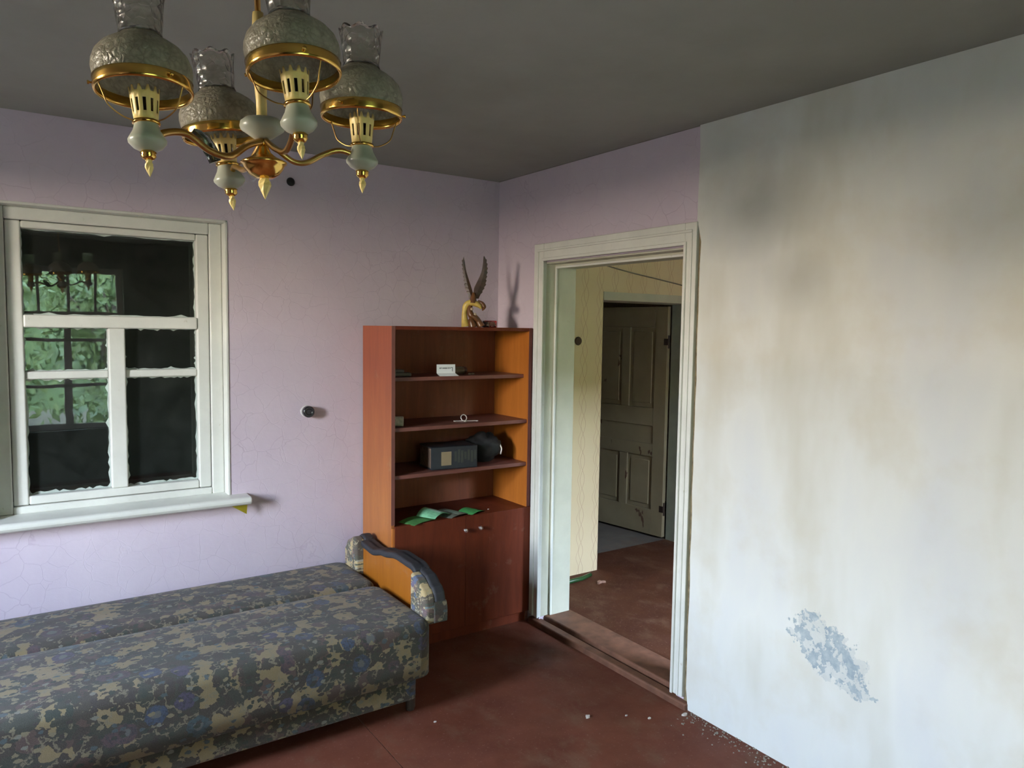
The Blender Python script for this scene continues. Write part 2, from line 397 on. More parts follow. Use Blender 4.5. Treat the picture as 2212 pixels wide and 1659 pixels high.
CABB = m_wood('brown_back_board', (0.19, 0.046, 0.018), (0.26, 0.066, 0.026), 0.65, coat=0.0)
EDGE = plain('dark_shelf_edge', (0.17, 0.06, 0.045), 0.45)
ARMW = m_wood('orange_armrest_wood', (0.28, 0.085, 0.007), (0.35, 0.118, 0.011), 0.4, coat=0.1)
FAB = m_fabric(light=0.84)
FABL = m_fabric('worn_floral_pad', 1.9, 1.6, True)
BLK = plain('black_upholstery', (0.022, 0.022, 0.026), 0.65, vs=40, bump=0.3)
BAKE = plain('black_bakelite', (0.012, 0.011, 0.012), 0.25)
BRASS = plain('polished_brass', (0.80, 0.50, 0.12), 0.17, 1.0, var=0.06)
DBRASS = plain('tarnished_brass', (0.50, 0.30, 0.10), 0.3, 1.0)
CREAM = plain('cream_plastic', (0.84, 0.64, 0.24), 0.4, var=0.04)
PALE = plain('pale_green_ceramic', (0.35, 0.36, 0.285), 0.3, var=0.06)
SHADE = m_shade()
CHIM = m_glass('crackled_clear_glass', 0.24, (0.80, 0.80, 0.74), 1.45, 0.9, 90)
SMOK = m_glass('dark_socket_glass', 0.1, (0.12, 0.14, 0.11), 1.5, 0.5, 80)
PANE = m_dirtyglass(); CLEAR = m_glass('clear_window_glass')

# ------------------------------------------------------------------ setting
def struct(o, label=None): return tag(o, label, None, None, 'structure')

# floor: sheets of painted board side by side on a base
fl = struct(boxes('floor', [(LX-0.25, 0.0, BY-0.25, 0.25, -0.12, -0.003)], plain('pale_seam_filler', (0.24, 0.17, 0.13), 0.8)), 'worn red-brown painted floor of the room')
for x0, x1, y0, y1 in ((LX-0.2, -3.48, BY-0.2, 0.02), (-3.476, -1.238, BY-0.2, -2.4), (-3.476, -1.238, -2.396, 0.02), (-1.234, 0.0, BY-0.2, 0.02)):
    boxes('floor_sheet', [(x0, x1, y0, y1, -0.01, 0.0)], FLR, fl)
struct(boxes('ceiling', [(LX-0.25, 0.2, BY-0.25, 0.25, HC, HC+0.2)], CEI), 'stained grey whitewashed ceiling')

# wall with the window (y = 0)
WX0, WX1, WZ0, WZ1 = -2.475, -1.536, 0.825, 2.135
struct(boxes('wall_back', [(LX-0.25, WX0, 0, 0.25, -0.1, HC), (WX1, 0.2, 0, 0.25, -0.1, HC), (WX0, WX1, 0, 0.25, -0.1, WZ0), (WX0, WX1, 0, 0.25, WZ1, HC)], LAV), 'lavender painted wall with fine cracks')
# wall with the doorway (x = 0): lavender strip, then newer plaster, a little proud
DY0, DY1, DZ = -0.455, -1.485, 2.005
struct(boxes('wall_right', [(0, 0.2, DY0, 0, -0.1, HC), (0, 0.2, -1.56, DY0, DZ, HC), (0, 0.2, -1.56, DY1, -0.1, DZ), (0, 0.2, BY-0.25, -1.56, -0.1, HC)], LAV), 'lavender wall around the doorway')
bm = bmesh.new()
edge = []
random.seed(3)
for i in range(27):
    z = -0.0 + HC*i/26
    edge.append(((-1.560 if z < 0.06 else -1.548 if z < 2.10 else -1.527) + random.uniform(-0.003, 0.003), z))
add_prism(bm, edge + [(BY, HC), (BY, 0.0)], 0, -0.013, -0.0005)
struct(mesh_obj('wall_right_plaster', bm, PLA), 'bare whitish plaster wall right of the doorway')
struct(boxes('trim_2', [(-0.003, 0.001, -1.56, -1.527, 0.0, 2.11)], RAW), 'rough brown gap between door casing and plaster')
# left wall with two windows, wall behind the camera with one
def wall_x(name, x0, x1, ya, yb, wins, mat):
    L = []; ys = ya
    for (y0, y1, z0, z1) in sorted(wins):
        L += [(x0, x1, ys, y0, -0.1, HC), (x0, x1, y0, y1, -0.1, z0), (x0, x1, y0, y1, z1, HC)]; ys = y1
    L.append((x0, x1, ys, yb, -0.1, HC)); return struct(boxes(name, L, mat))
wall_x('wall_left', LX-0.25, LX, BY-0.25, 0.0, [WL], LAV)
struct(boxes('wall_front', [(LX-0.25, WB[0], BY-0.25, BY, -0.1, HC), (WB[1], 0.2, BY-0.25, BY, -0.1, HC), (WB[0], WB[1], BY-0.25, BY, -0.1, WB[2]), (WB[0], WB[1], BY-0.25, BY, WB[3], HC)], plain('dull_green_limewash', (0.12, 0.15, 0.115), 0.9)))

# window in the lavender wall -------------------------------------------------
w = struct(empty('window_1', (-2.005, 0.05, WZ0)), 'white painted window with one wide top pane and four lower panes')
w.location = (0, 0, 0)
yf = 0.062            # room-side face of the frame
boxes('reveal_board', [(WX1-0.012, WX1+0.0, -0.004, 0.25, WZ0, WZ1), (WX0, WX0+0.012, -0.004, 0.25, WZ0, WZ1), (WX0, WX1, -0.004, 0.25, WZ1-0.012, WZ1)], WHT, w, bevel=0.003)
boxes('window_frame', [(-1.605, WX1-0.012, yf, 0.20, WZ0+0.0, WZ1-0.012), (WX0+0.012, -2.408, yf, 0.20, WZ0+0.0, WZ1-0.012), (-2.408, -1.605, yf, 0.20, 2.07, WZ1-0.012), (-2.408, -1.605, yf, 0.20, WZ0, 0.858)], WHT, w, bevel=0.006)
ys0, ys1 = 0.070, 0.112
boxes('sash', [(-1.662, -1.607, ys0, ys1, 0.860, 2.068), (-2.406, -2.350, ys0, ys1, 0.860, 2.068), (-2.350, -1.662, ys0, ys1, 2.038, 2.068), (-2.350, -1.662, ys0, ys1, 0.860, 0.898)], WHT, w, bevel=0.007, seg=3)
boxes('transom_rail', [(-2.350, -1.662, ys0-0.006, ys1, 1.622, 1.676)], WHT, w, bevel=0.006)
boxes('mullion', [(-2.036, -1.968, ys0-0.004, ys1, 0.898, 1.622)], WHT, w, bevel=0.007, seg=3)
for a, b in ((-2.350, -2.036), (-1.968, -1.662)):
    boxes('glazing_bar', [(a, b, ys0+0.012, ys1, 1.400, 1.434)], WHT, w, bevel=0.006)
PU = plain('grey_white_putty', (0.44, 0.50, 0.46), 0.8, var=0.2, vs=20)
def putty(x0, x1, z0, z1, wob=0.006):
    """ragged smear of paint and putty round a pane"""
    bm = bmesh.new(); random.seed(int((x0+z0)*977) & 255); n = 22
    def ring(off):
        P = []
        for (a, b), (c, d) in (((x0, z0), (x1, z0)), ((x1, z0), (x1, z1)), ((x1, z1), (x0, z1)), ((x0, z1), (x0, z0))):
            for i in range(n):
                t = i/n; x = a+(c-a)*t; z = b+(d-b)*t
                if off:
                    o = random.uniform(0.001, wob) + (random.random() < 0.08)*0.006
                    x = min(max(x, x0+o), x1-o); z = min(max(z, z0+o*1.3), z1-o)
                P.append(bm.verts.new((x, 0.1085, z)))
        return P
    A, B = ring(0), ring(1)
    for i in range(len(A)): bm.faces.new((A[i], A[(i+1) % len(A)], B[(i+1) % len(A)], B[i]))
    return mesh_obj('putty_line', bm, PU, w, solid=0.001)
for (a, b, c, d) in ((-2.350, -1.662, 1.676, 2.038), (-2.350, -2.036, 1.434, 1.622), (-1.968, -1.662, 1.434, 1.622), (-2.350, -2.036, 0.898, 1.400), (-1.968, -1.662, 0.898, 1.400)):
    boxes('window_pane', [(a-0.004, b+0.004, 0.110, 0.113, c-0.004, d+0.004)], PANE, w)
    putty(a, b, c, d, 0.010 if c < 0.95 else 0.005)
# outer sash, seen dimly through the panes
boxes('outer_sash', [(-1.662, -1.60, 0.205, 0.24, 0.86, 2.07), (-2.41, -2.350, 0.205, 0.24, 0.86, 2.07), (-2.35, -1.662, 0.205, 0.24, 2.04, 2.07), (-2.35, -1.662, 0.205, 0.24, 0.86, 0.90), (-2.35, -1.662, 0.205, 0.24, 1.62, 1.67), (-2.03, -1.975, 0.205, 0.24, 0.9, 1.62)], plain('dull_outer_paint', (0.05, 0.055, 0.045), 0.9), w)
bm = bmesh.new()
add_prism(bm, [(-0.082, 0.790), (-0.088, 0.800), (-0.088, 0.812), (-0.078, 0.822), (0.07, 0.828), (0.07, 0.785), (-0.07, 0.783)], 0, -2.56, -1.457)
mesh_obj('window_sill', bm, WHT, w, bevel=0.006, seg=3)
# lean-to behind that window
struct(boxes('wall_outside_shed', [(-3.6, -0.2, 2.3, 2.4, -0.1, 2.6), (-3.6, -3.5, 0.25, 2.4, -0.1, 2.6), (-0.3, -0.2, 0.25, 2.4, -0.1, 2.6), (-3.6, -0.2, 0.25, 2.4, 2.5, 2.6), (-3.6, -0.2, 0.25, 2.4, -0.2, -0.1)], plain('dark_shed_boards', (0.035, 0.036, 0.03), 0.95)))

# generic windows in the unseen walls ----------------------------------------
def window_bars(name, axis, base, a0, a1, z0, z1, vbars, hbars, label):
    """axis 0: pane lies in a plane of constant x; axis 1: constant y"""
    w = struct(empty(name), label)
    def B(u0, u1, z0, z1, t0=0.0, t1=0.05):
        return (base+t0, base+t1, u0, u1, z0, z1) if axis == 0 else (u0, u1, base+t0, base+t1, z0, z1)
    fw = 0.055
    boxes('window_frame', [B(a0, a0+fw, z0, z1), B(a1-fw, a1, z0, z1), B(a0+fw, a1-fw, z0, z0+fw), B(a0+fw, a1-fw, z1-fw, z1)], WHT, w, bevel=0.004)
    for u, hw, c, d in vbars: boxes('glazing_bar', [B(u-hw, u+hw, c, d, 0.005, 0.045)], WHT, w, bevel=0.004)
    for z, hw, c, d in hbars: boxes('glazing_bar', [B(c, d, z-hw, z+hw, 0.005, 0.045)], WHT, w, bevel=0.004)
    return w
x0, x1, z0, z1 = WB
window_bars('window_2', 1, BY-0.16, x0, x1, z0, z1, [(-1.87, 0.035, z0+0.055, 1.70), (-2.11, 0.012, 1.76, z1-0.055), (-1.855, 0.014, 1.76, z1-0.055), (-1.60, 0.012, 1.76, z1-0.055)],
            [(1.73, 0.03, x0+0.055, x1-0.055), (1.47, 0.016, x0+0.055, x1-0.055), (0.99, 0.016, x0+0.055, x1-0.055)], 'multi-paned white window facing green trees')
y0, y1, z0, z1 = WL
window_bars('window_3', 0, LX-0.18, y0, y1, z0, z1, [((y0+y1)/2, 0.02, z0, 1.62)], [(1.65, 0.025, y0+0.05, y1-0.05)], 'daylit window in the left wall')

# doorway ---------------------------------------------------------------------
d = struct(empty('door_1'), 'empty white painted doorway with moulded casing')
def casing(poly_yz_boxes, name='door_casing'): return boxes(name, poly_yz_boxes, WHT, d, bevel=0.004, seg=3)
XF = -0.022
casing([(XF, 0.0, -0.472, -0.385, 0.047, 2.105)])                                   # left upright
boxes('casing_bead', [(XF-0.008, XF+0.002, -0.430, -0.418, 0.047, 2.062), (XF-0.010, XF+0.002, -0.478, -0.462, 0.047, 2.020)], WHT, d, bevel=0.004, seg=3)
casing([(XF, 0.0, -1.532, -1.468, 0.047, 2.105)])                                   # right upright
boxes('casing_bead', [(XF-0.010, XF+0.002, -1.482, -1.468, 0.047, 2.020), (XF-0.006, XF+0.002, -1.512, -1.502, 0.047, 2.062)], WHT, d, bevel=0.004, seg=3)
casing([(XF, 0.0, -1.4685, -0.4715, 2.012, 2.1048)])                                   # head
boxes('casing_bead', [(XF-0.008, XF+0.002, -1.512, -0.418, 2.062, 2.074), (XF-0.010, XF+0.002, -1.482, -0.462, 2.010, 2.026)], WHT, d, bevel=0.004, seg=3)
boxes('door_jamb', [(0.0, 0.20, -0.462, -0.452, 0.045, DZ), (0.062, 0.20, -0.476, -0.462, 0.045, DZ), (0.0, 0.2, -1.49, -1.478, 0.045, DZ), (0.062, 0.2, -1.478, -1.466, 0.045, DZ),
                   (0.0, 0.2, -1.478, -0.462, DZ-0.008, DZ+0.004), (0.062, 0.2, -1.466, -0.476, DZ-0.024, DZ-0.008)], WHT2, d, bevel=0.002)
boxes('jamb_bead', [(0.058, 0.072, -0.480, -0.470, 0.05, DZ-0.02), (0.058, 0.072, -1.47, -0.474, DZ-0.03, DZ-0.018)], WHT, d, bevel=0.004, seg=3)
SILL = plain('scuffed_brown_threshold', (0.14, 0.060, 0.034), 0.6, var=0.35, vs=14, bump=0.3)
boxes('threshold', [(0.035, 0.215, -1.50, -0.45, -0.02, 0.047), (-0.03, 0.022, -1.56, -0.387, -0.02, 0.030)], SILL, d, bevel=0.008, seg=3)

# hall --------------------------------------------------------------------------
HX = 2.75; HY = -3.4
struct(boxes('floor_hall', [(0.2, HX+0.2, HY-0.2, 0.30, -0.12, 0.030)], FLH), 'red-brown painted hall floor')
struct(boxes('floor_dark_room', [(0.2, HX+0.2, 0.30, 3.2, -0.12, 0.028)], FLG), 'bare grey floor of the dark room')
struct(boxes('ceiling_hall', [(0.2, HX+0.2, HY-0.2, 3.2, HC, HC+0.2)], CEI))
OX0, OX1, OZ = 0.842, 1.80, 1.845
struct(boxes('wall_hall_back', [(0.2, OX0, 0.02, 0.30, -0.1, HC), (OX1, HX+0.2, 0.02, 0.30, -0.1, HC), (OX0, OX1, 0.02, 0.30, OZ+0.055, HC)], WALLP), 'papered hall wall beyond the doorway')
struct(boxes('trim_3', [(OX0, OX1, 0.012, 0.30, OZ, OZ+0.055)], WHT2), 'cream lintel over the inner opening')
struct(boxes('trim_4', [(OX1-0.012, OX1+0.0, 0.06, 0.30, 0.03, OZ)], plain('grey_green_jamb', (0.30, 0.33, 0.26), 0.6)), 'grey-green jamb of the inner opening')
HW = (0.30, 1.25, 0.95, 2.3)
struct(boxes('wall_hall_front', [(0.2, HW[0], HY-0.2, HY, -0.1, HC), (HW[1], HX+0.2, HY-0.2, HY, -0.1, HC), (HW[0], HW[1], HY-0.2, HY, -0.1, HW[2]), (HW[0], HW[1], HY-0.2, HY, HW[3], HC)], WALLP))
struct(boxes('wall_hall_right', [(HX, HX+0.2, HY-0.2, 3.2, -0.1, HC)], WALLP))
struct(boxes('wall_hall_left', [(0.2, 0.21, DY0, 0.02, 0.03, HC), (0.2, 0.21, HY, DY1, 0.03, HC), (0.2, 0.21, DY1, DY0, DZ, HC)], WALLP))
struct(boxes('wall_dark_room', [(0.2, HX+0.2, 3.1, 3.2, -0.1, HC), (0.1, 0.2, 0.3, 3.2, -0.1, HC)], GREYW))
window_bars('window_4', 1, HY-0.14, HW[0], HW[1], HW[2], HW[3], [(0.775, 0.015, 1.0, 2.25)], [(1.70, 0.02, 0.355, 1.195)], 'small window at the far end of the hall')

# old panelled door standing open in the dark room
od = struct(empty('door_2', (1.775, 0.315, 0.045), (0, 0, math.radians(97.5))), 'old flaking panelled door standing open in the dark room')
DWd, DHt, DT = 0.80, 1.79, 0.036
boxes('door_stile', [(0.0, 0.115, -DT/2, DT/2, 0, DHt)], OLD, od, bevel=0.003)
boxes('door_stile', [(DWd-0.115, DWd, -DT/2, DT/2, 0, DHt)], OLD, od, bevel=0.003)
for a, b in ((0, 0.20), (0.62, 0.72), (0.86, 1.0), (DHt-0.16, DHt)):
    boxes('door_rail', [(0.115, DWd-0.115, -DT/2, DT/2, a, b)], OLD, od, bevel=0.003)
for a, b in ((0.20, 0.62), (1.0, DHt-0.16)):
    boxes('door_muntin', [(DWd/2-0.04, DWd/2+0.04, -DT/2, DT/2, a, b)], OLD, od, bevel=0.003)
    for u0, u1 in ((0.115, DWd/2-0.04), (DWd/2+0.04, DWd-0.115)):
        boxes('door_panel', [(u0, u1, -0.006, 0.006, a, b), (u0+0.03, u1-0.03, -0.012, 0.012, a+0.035, b-0.035)], OLD, od, bevel=0.004)
boxes('door_panel', [(0.115, DWd-0.115, -0.008, 0.008, 0.72, 0.86)], OLD, od)
RUST = plain('rusty_iron', (0.045, 0.03, 0.022), 0.7, 0.5)
for z in (0.22, 1.52):
    bm = bmesh.new(); add_lathe(bm, [(0.010, z-0.05), (0.010, z+0.05)], 12); add_box(bm, -0.006, 0.03, 0.017, 0.020, z-0.025, z+0.025)
    mesh_obj('hinge', bm, RUST, od)

# ------------------------------------------------------------------ sofa bed
SX0, SX1 = -2.98, -0.965
sofa = tag(empty('sofa_bed', (-1.95, -0.52, 0)), 'low sofa bed in dark floral tapestry standing under the window', 'sofa')
def local(o_parent, fn):
    """helper: mesh coordinates are world; shift them into the parent's frame"""
    return fn
def cushion(name, x0, x1, y0, y1, z0, z1, r, mat, crown=0.012, par=None):
    """upholstered block: rounded edges and corners, slightly crowned top"""
    nx, ny = 40, 16; bm = bmesh.new(); cx, cy = (x0+x1)/2, (y0+y1)/2; hx, hy = (x1-x0)/2, (y1-y0)/2
    rc = 0.07
    levels = []
    k = 5
    prof = [(0.0, z0)] + [(0.0, z0 + (z1-r-z0)*t) for t in (0.33, 0.66, 1.0)] + [(r*(1-math.cos(a)), z1-r+r*math.sin(a)) for a in [PI/2*i/k for i in range(1, k+1)]]
    def outline(ins):
        P = []; rr = max(rc-ins, 0.01); X, Y = hx-ins, hy-ins
        for (sx, sy, a0) in ((1, 1, 0), (-1, 1, PI/2), (-1, -1, PI), (1, -1, 1.5*PI)):
            for i in range(7):
                a = a0 + PI/2*i/6
                P.append((cx + sx*(X-rr) + rr*math.cos(a), cy + sy*(Y-rr) + rr*math.sin(a)))
            n = 14 if sy*sx > 0 else 5
            a = a0+PI/2; p = P[-1]
            nxt = {(1, 1): (-1, 1), (-1, 1): (-1, -1), (-1, -1): (1, -1), (1, -1): (1, 1)}[(sx, sy)]
            q = (cx + nxt[0]*(X-rr) + rr*math.cos(a), cy + nxt[1]*(Y-rr) + rr*math.sin(a))
            for i in range(1, n): P.append((p[0]+(q[0]-p[0])*i/n, p[1]+(q[1]-p[1])*i/n))
        return P
    def hz(x, y, z, top):
        if not top: return z
        u, v = (x-cx)/hx, (y-cy)/hy
        return z + crown*max(0, 1-u*u)**0.5*max(0, 1-v*v)**0.5
    rings = [[bm.verts.new((x, y, z)) for x, y in outline(ins)] for ins, z in prof]
    for m_ in range(1, 9):
        ins = r + (hy-r-0.02)*m_/8
        rings.append([bm.verts.new((x, y, hz(x, y, z1, True) + 0.003*math.sin(x*9+m_)*math.cos(y*13))) for x, y in outline(ins)])
    for a, b in zip(rings, rings[1:]):
        n = len(a)
        for i in range(n): bm.faces.new((a[i], a[(i+1) % n], b[(i+1) % n], b[i]))
    bm.faces.new(rings[-1]); bm.faces.new(rings[0][::-1])
    o = mesh_obj(name, bm, mat, par, smooth=True)
    if par: o.matrix_parent_inverse = Matrix.Translation(-Vector(par.location))
    return o
def fix(o, par):
    o.matrix_parent_inverse = Matrix.Translation(-Vector(par.location)); return o
cushion('back_cushion', SX0, SX1, -0.455, -0.012, 0.19, 0.415, 0.035, FAB, 0.010, sofa)
cushion('seat_cushion', SX0, SX1, -1.015, -0.452, 0.19, 0.418, 0.035, FAB, 0.012, sofa)
fix(boxes('base_box', [(SX0+0.04, SX1-0.06, -0.97, -0.06, 0.075, 0.19)], FAB, sofa, bevel=0.015), sofa)
for x in (SX0+0.10, SX1-0.055):
    for y in (-0.90, -0.12):
        bm = bmesh.new(); add_lathe(bm, [(0.016, 0.0), (0.020, 0.01), (0.024, 0.19)], 14, mtx=Matrix.Translation((x, y, 0)))
        fix(mesh_obj('leg', bm, plain('dark_leg_wood', (0.05, 0.035, 0.025), 0.5), sofa, smooth=False), sofa)
# armrest beside the bookcase: black padded arch, wooden infill, floral pads
ax0, ax1 = -0.955, -0.885
def arch(y):      # height of the arch over the sofa's depth
    t = (-y-0.06)/0.93
    if t < 0: t = 0
    pts = [(0, 0.50), (0.05, 0.555), (0.12, 0.580), (0.2, 0.560), (0.3, 0.553), (0.45, 0.580), (0.6, 0.602), (0.75, 0.598), (0.86, 0.570), (0.94, 0.530), (1.0, 0.43)]
    for (a, za), (b, zb) in zip(pts, pts[1:]):
        if t <= b: return za + (zb-za)*(0.5-0.5*math.cos(PI*(t-a)/(b-a))) if b > a else za
    return 0.43
n = 48
ytop = [(-0.06-0.93*i/n) for i in range(n+1)]
top = [(y, arch(y)) for y in ytop]
inner = [(y, max(arch(y)-0.038, 0.30)) for y in ytop]
bm = bmesh.new()
add_prism(bm, top + [(-0.987, 0.395), (-0.62, 0.375), (-0.60, 0.19), (-0.25, 0.19), (-0.22, 0.34), (-0.06, 0.36)], 0, ax0+0.022, ax1-0.010)
fix(mesh_obj('arm_body', bm, BLK, sofa, bevel=0.012, seg=3), sofa)
bm = bmesh.new()      # arched rail, proud of the panel
rail = [p for p in top if -0.82 <= p[0] <= -0.20]; rl = [(y, z-0.030) for y, z in rail]
add_prism(bm, rail + rl[::-1], 0, ax0-0.004, ax1+0.006)
fix(mesh_obj('arm_rail', bm, BLK, sofa, bevel=0.010, seg=3), sofa)
pan = [(y, z-0.028) for y, z in rail]
fix(prism('arm_panel', pan + [(-0.82, 0.28), (-0.20, 0.28)], 0, ax0+0.012, ax0+0.024, ARMW, sofa, bevel=0.001), sofa)
def pad(y0, y1, zb):
    pr_ = [p for p in top if min(y0, y1) <= p[0] <= max(y0, y1)]
    fix(prism('arm_pad', [(y, z-0.004) for y, z in pr_] + [(pr_[-1][0], zb), (pr_[0][0], zb)], 0, ax0-0.028, ax0+0.024, FABL, sofa, bevel=0.014, seg=4), sofa)
    fix(prism('pad_gusset', [(y, z+0.004) for y, z in pr_] + [(pr_[-1][0], zb+0.002), (pr_[0][0], zb+0.002)], 0, ax0+0.018, ax1+0.004, BLK, sofa, bevel=0.014, seg=4), sofa)
pad(-0.06, -0.22, 0.36); pad(-0.80, -0.985, 0.385)
fix(prism('arm_front_cover', [(-0.984, 0.395), (-0.994, 0.400), (-0.994, 0.455), (-0.984, 0.49)], 0, ax0+0.0, ax1-0.006, FAB, sofa, bevel=0.004), sofa)

# ------------------------------------------------------------------ bookcase
BX0, BX1, BYF, BZ = -0.858, -0.012, -0.362, 1.652
bk = tag(empty('bookcase', ((BX0+BX1)/2, -0.18, 0)), 'tall reddish-brown veneered bookcase with open shelves above two doors', 'bookcase')
T = 0.018
def bkp(name, b, mat, **k): return fix(boxes(name, b, mat, bk, **k), bk)
bkp('side_panel', [(BX0, BX0+T, BYF, -0.01, 0.0, BZ)], CABO, bevel=0.001)
bkp('side_panel', [(BX1-T, BX1, BYF, -0.01, 0.0, BZ)], CABI, bevel=0.001)
bkp('front_edge', [(BX0-0.0005, BX0+T+0.0005, BYF-0.0015, BYF+0.001, 0.66, BZ)], EDGE)
bkp('front_edge', [(BX1-T-0.0005, BX1+0.0005, BYF-0.0015, BYF+0.001, 0.0, BZ)], EDGE)
bkp('top_panel', [(BX0+T, BX1-T, BYF, -0.01, BZ-T, BZ)], CAB, bevel=0.001)
bkp('back_panel', [(BX0+T, BX1-T, -0.018, -0.01, 0.06, BZ-T)], CABB)
bkp('bottom_panel', [(BX0+T, BX1-T, BYF+0.01, -0.018, 0.08, 0.08+T)], CAB)
bkp('plinth', [(BX0+T, BX1-T, BYF+0.006, BYF+0.022, 0.0, 0.085)], CAB)
def shelf(z, yf): bkp('shelf', [(BX0+T, BX1-T, yf, -0.018, z-0.020, z)], EDGE, bevel=0.002)
shelf(1.395, -0.315); shelf(1.145, -0.352); shelf(0.905, -0.352)
bkp('cabinet_top', [(BX0+T, BX1-T, BYF, -0.018, 0.648-T, 0.652)], CAB, bevel=0.001)
xm = (BX0+BX1)/2
bkp('left_edge_strip', [(BX0+0.0005, BX0+0.012, BYF-0.014, BYF-0.0016, 0.06, 0.645)], CABI)
for a, b, kx in ((BX0+0.013, xm-0.0006, -0.445), (xm+0.0006, BX1+0.008, -0.352)):
    dr = bkp('door', [(a, b, BYF-0.018, BYF-0.001, 0.060, 0.655)], CAB, bevel=0.0015)
    bm = bmesh.new()
    rot = Matrix.Translation((kx, BYF-0.018, 0.585)) @ Matrix.Rotation(PI/2, 4, 'X')
    add_lathe(bm, [(0.006, 0.0), (0.005, 0.008), (0.010, 0.012), (0.012, 0.018), (0.009, 0.024), (0.0, 0.026)], 8, mtx=rot)
    kn = mesh_obj('knob', bm, plain('faceted_chrome', (0.85, 0.8, 0.75), 0.12, 0.9), dr)
    # the door's mesh is in world coordinates, so the knob shares its frame

# ------------------------------------------------------------------ chandelier
CH = Vector((-2.0570, -2.4093, 1.8533))
ch = tag(empty('chandelier', CH), 'brass and pale green four-lamp chandelier with etched oil-lamp style glass shades', 'chandelier')
axis_h = Vector((-0.0283, 0.0082, 0.9996)).normalized()
def tilt(ax): return Vector((0, 0, 1)).rotation_difference(ax).to_matrix().to_4x4()
def fin(bm, s=1.0, mtx=None):
    prof = [(0.0, 0.0), (0.0022, 0.004), (0.0060, 0.012), (0.0092, 0.020), (0.0085, 0.026), (0.0062, 0.029), (0.0072, 0.033), (0.0076, 0.037)]
    add_lathe(bm, [(r_*s, z_*s) for r_, z_ in prof], 7, twist=0.22, mtx=mtx)
Th = tilt(axis_h)
def hubpart(name, prof, mat, n=40):
    bm = bmesh.new(); add_lathe(bm, prof, n, mtx=Th); return mesh_obj(name, bm, mat, ch, smooth=True)
bm = bmesh.new(); fin(bm, 1.15, Th); mesh_obj('finial', bm, CREAM, ch)
hubpart('bowl', [(0.006, 0.034), (0.014, 0.035), (0.024, 0.041), (0.031, 0.050), (0.0335, 0.056), (0.037, 0.058), (0.037, 0.0605), (0.033, 0.063), (0.022, 0.068), (0.012, 0.076), (0.009, 0.084), (0.008, 0.088)], BRASS)
hubpart('brass_ball', [(0.004, 0.0865), (0.008, 0.089), (0.0095, 0.093), (0.008, 0.097), (0.005, 0.0985)], BRASS)
hubpart('hub', [(0.010, 0.098), (0.016, 0.100), (0.026, 0.107), (0.0345, 0.113), (0.0358, 0.118), (0.0345, 0.125), (0.028, 0.130), (0.016, 0.133), (0.011, 0.134)], PALE)
hubpart('stem', [(0.0085, 0.132), (0.0085, 0.16), (0.0105, 0.19), (0.0118, 0.22), (0.0105, 0.27), (0.0085, 0.30)], CREAM)
hubpart('hanging_rod', [(0.0048, 0.29), (0.0048, 0.625)], DBRASS, 16)
hubpart('ceiling_canopy', [(0.012, 0.590), (0.030, 0.605), (0.045, 0.630), (0.048, 0.6455)], BRASS)

def perforated(n_pet=11):
    ang = lambda k: 2*PI*((k // 4) + (0.0, 0.42, 0.60, 0.82)[k % 4])/n_pet
    bm = bmesh.new(); N = n_pet*4
    rows = [0.0855, 0.098, 0.118, 0.126]
    rad = lambda z: 0.0185 + (z-0.0855)*0.11
    V = [[bm.verts.new((rad(z)*math.cos(ang(k)), rad(z)*math.sin(ang(k)), z)) for k in range(N)] for z in rows]
    topv = []
    for k in range(N):
        h = (0.1285, 0.1285, 0.1370, 0.1370)[k % 4]
        r_ = rad(h); topv.append(bm.verts.new((r_*math.cos(ang(k)), r_*math.sin(ang(k)), h)))
    V.append(topv)
    for j in range(4):
        for k in range(N):
            if j == 1 and k % 4 == 0: continue
            bm.faces.new((V[j][k], V[j][(k+1) % N], V[j+1][(k+1) % N], V[j+1][k]))
    return bm

lamps = {'L': ((-2.2392, -2.4598, 1.8587), (-0.0518, 0.0079, 0.9986), 0.4), 'F': ((-2.0571, -2.5951, 1.8856), (-0.0699, 0.0238, 0.9973), 2.0),
         'R': ((-1.8885, -2.4194, 1.8810), (-0.0087, 0.0037, 1.0), 3.3), 'B': ((-2.0614, -2.2233, 1.8572), (-0.117, 0.0293, 0.9927), 5.0)}
RZ = 0.130
def lathe_mesh(name, prof, mat, n=48, cap=True, smooth=True, wav=0):
    bm = bmesh.new(); add_lathe(bm, prof, n, cap)
    if wav:
        zt = max(v.co.z for v in bm.verts)
        for v in bm.verts:
            a = math.atan2(v.co.y, v.co.x); k = max(0, (v.co.z-(zt-0.02))/0.02)
            v.co.z += 0.003*k*math.sin(a*8); s = 1+0.03*math.sin(a*8)*k; v.co.x *= s; v.co.y *= s
    o = mesh_obj(name, bm, mat, None, smooth=smooth); return o
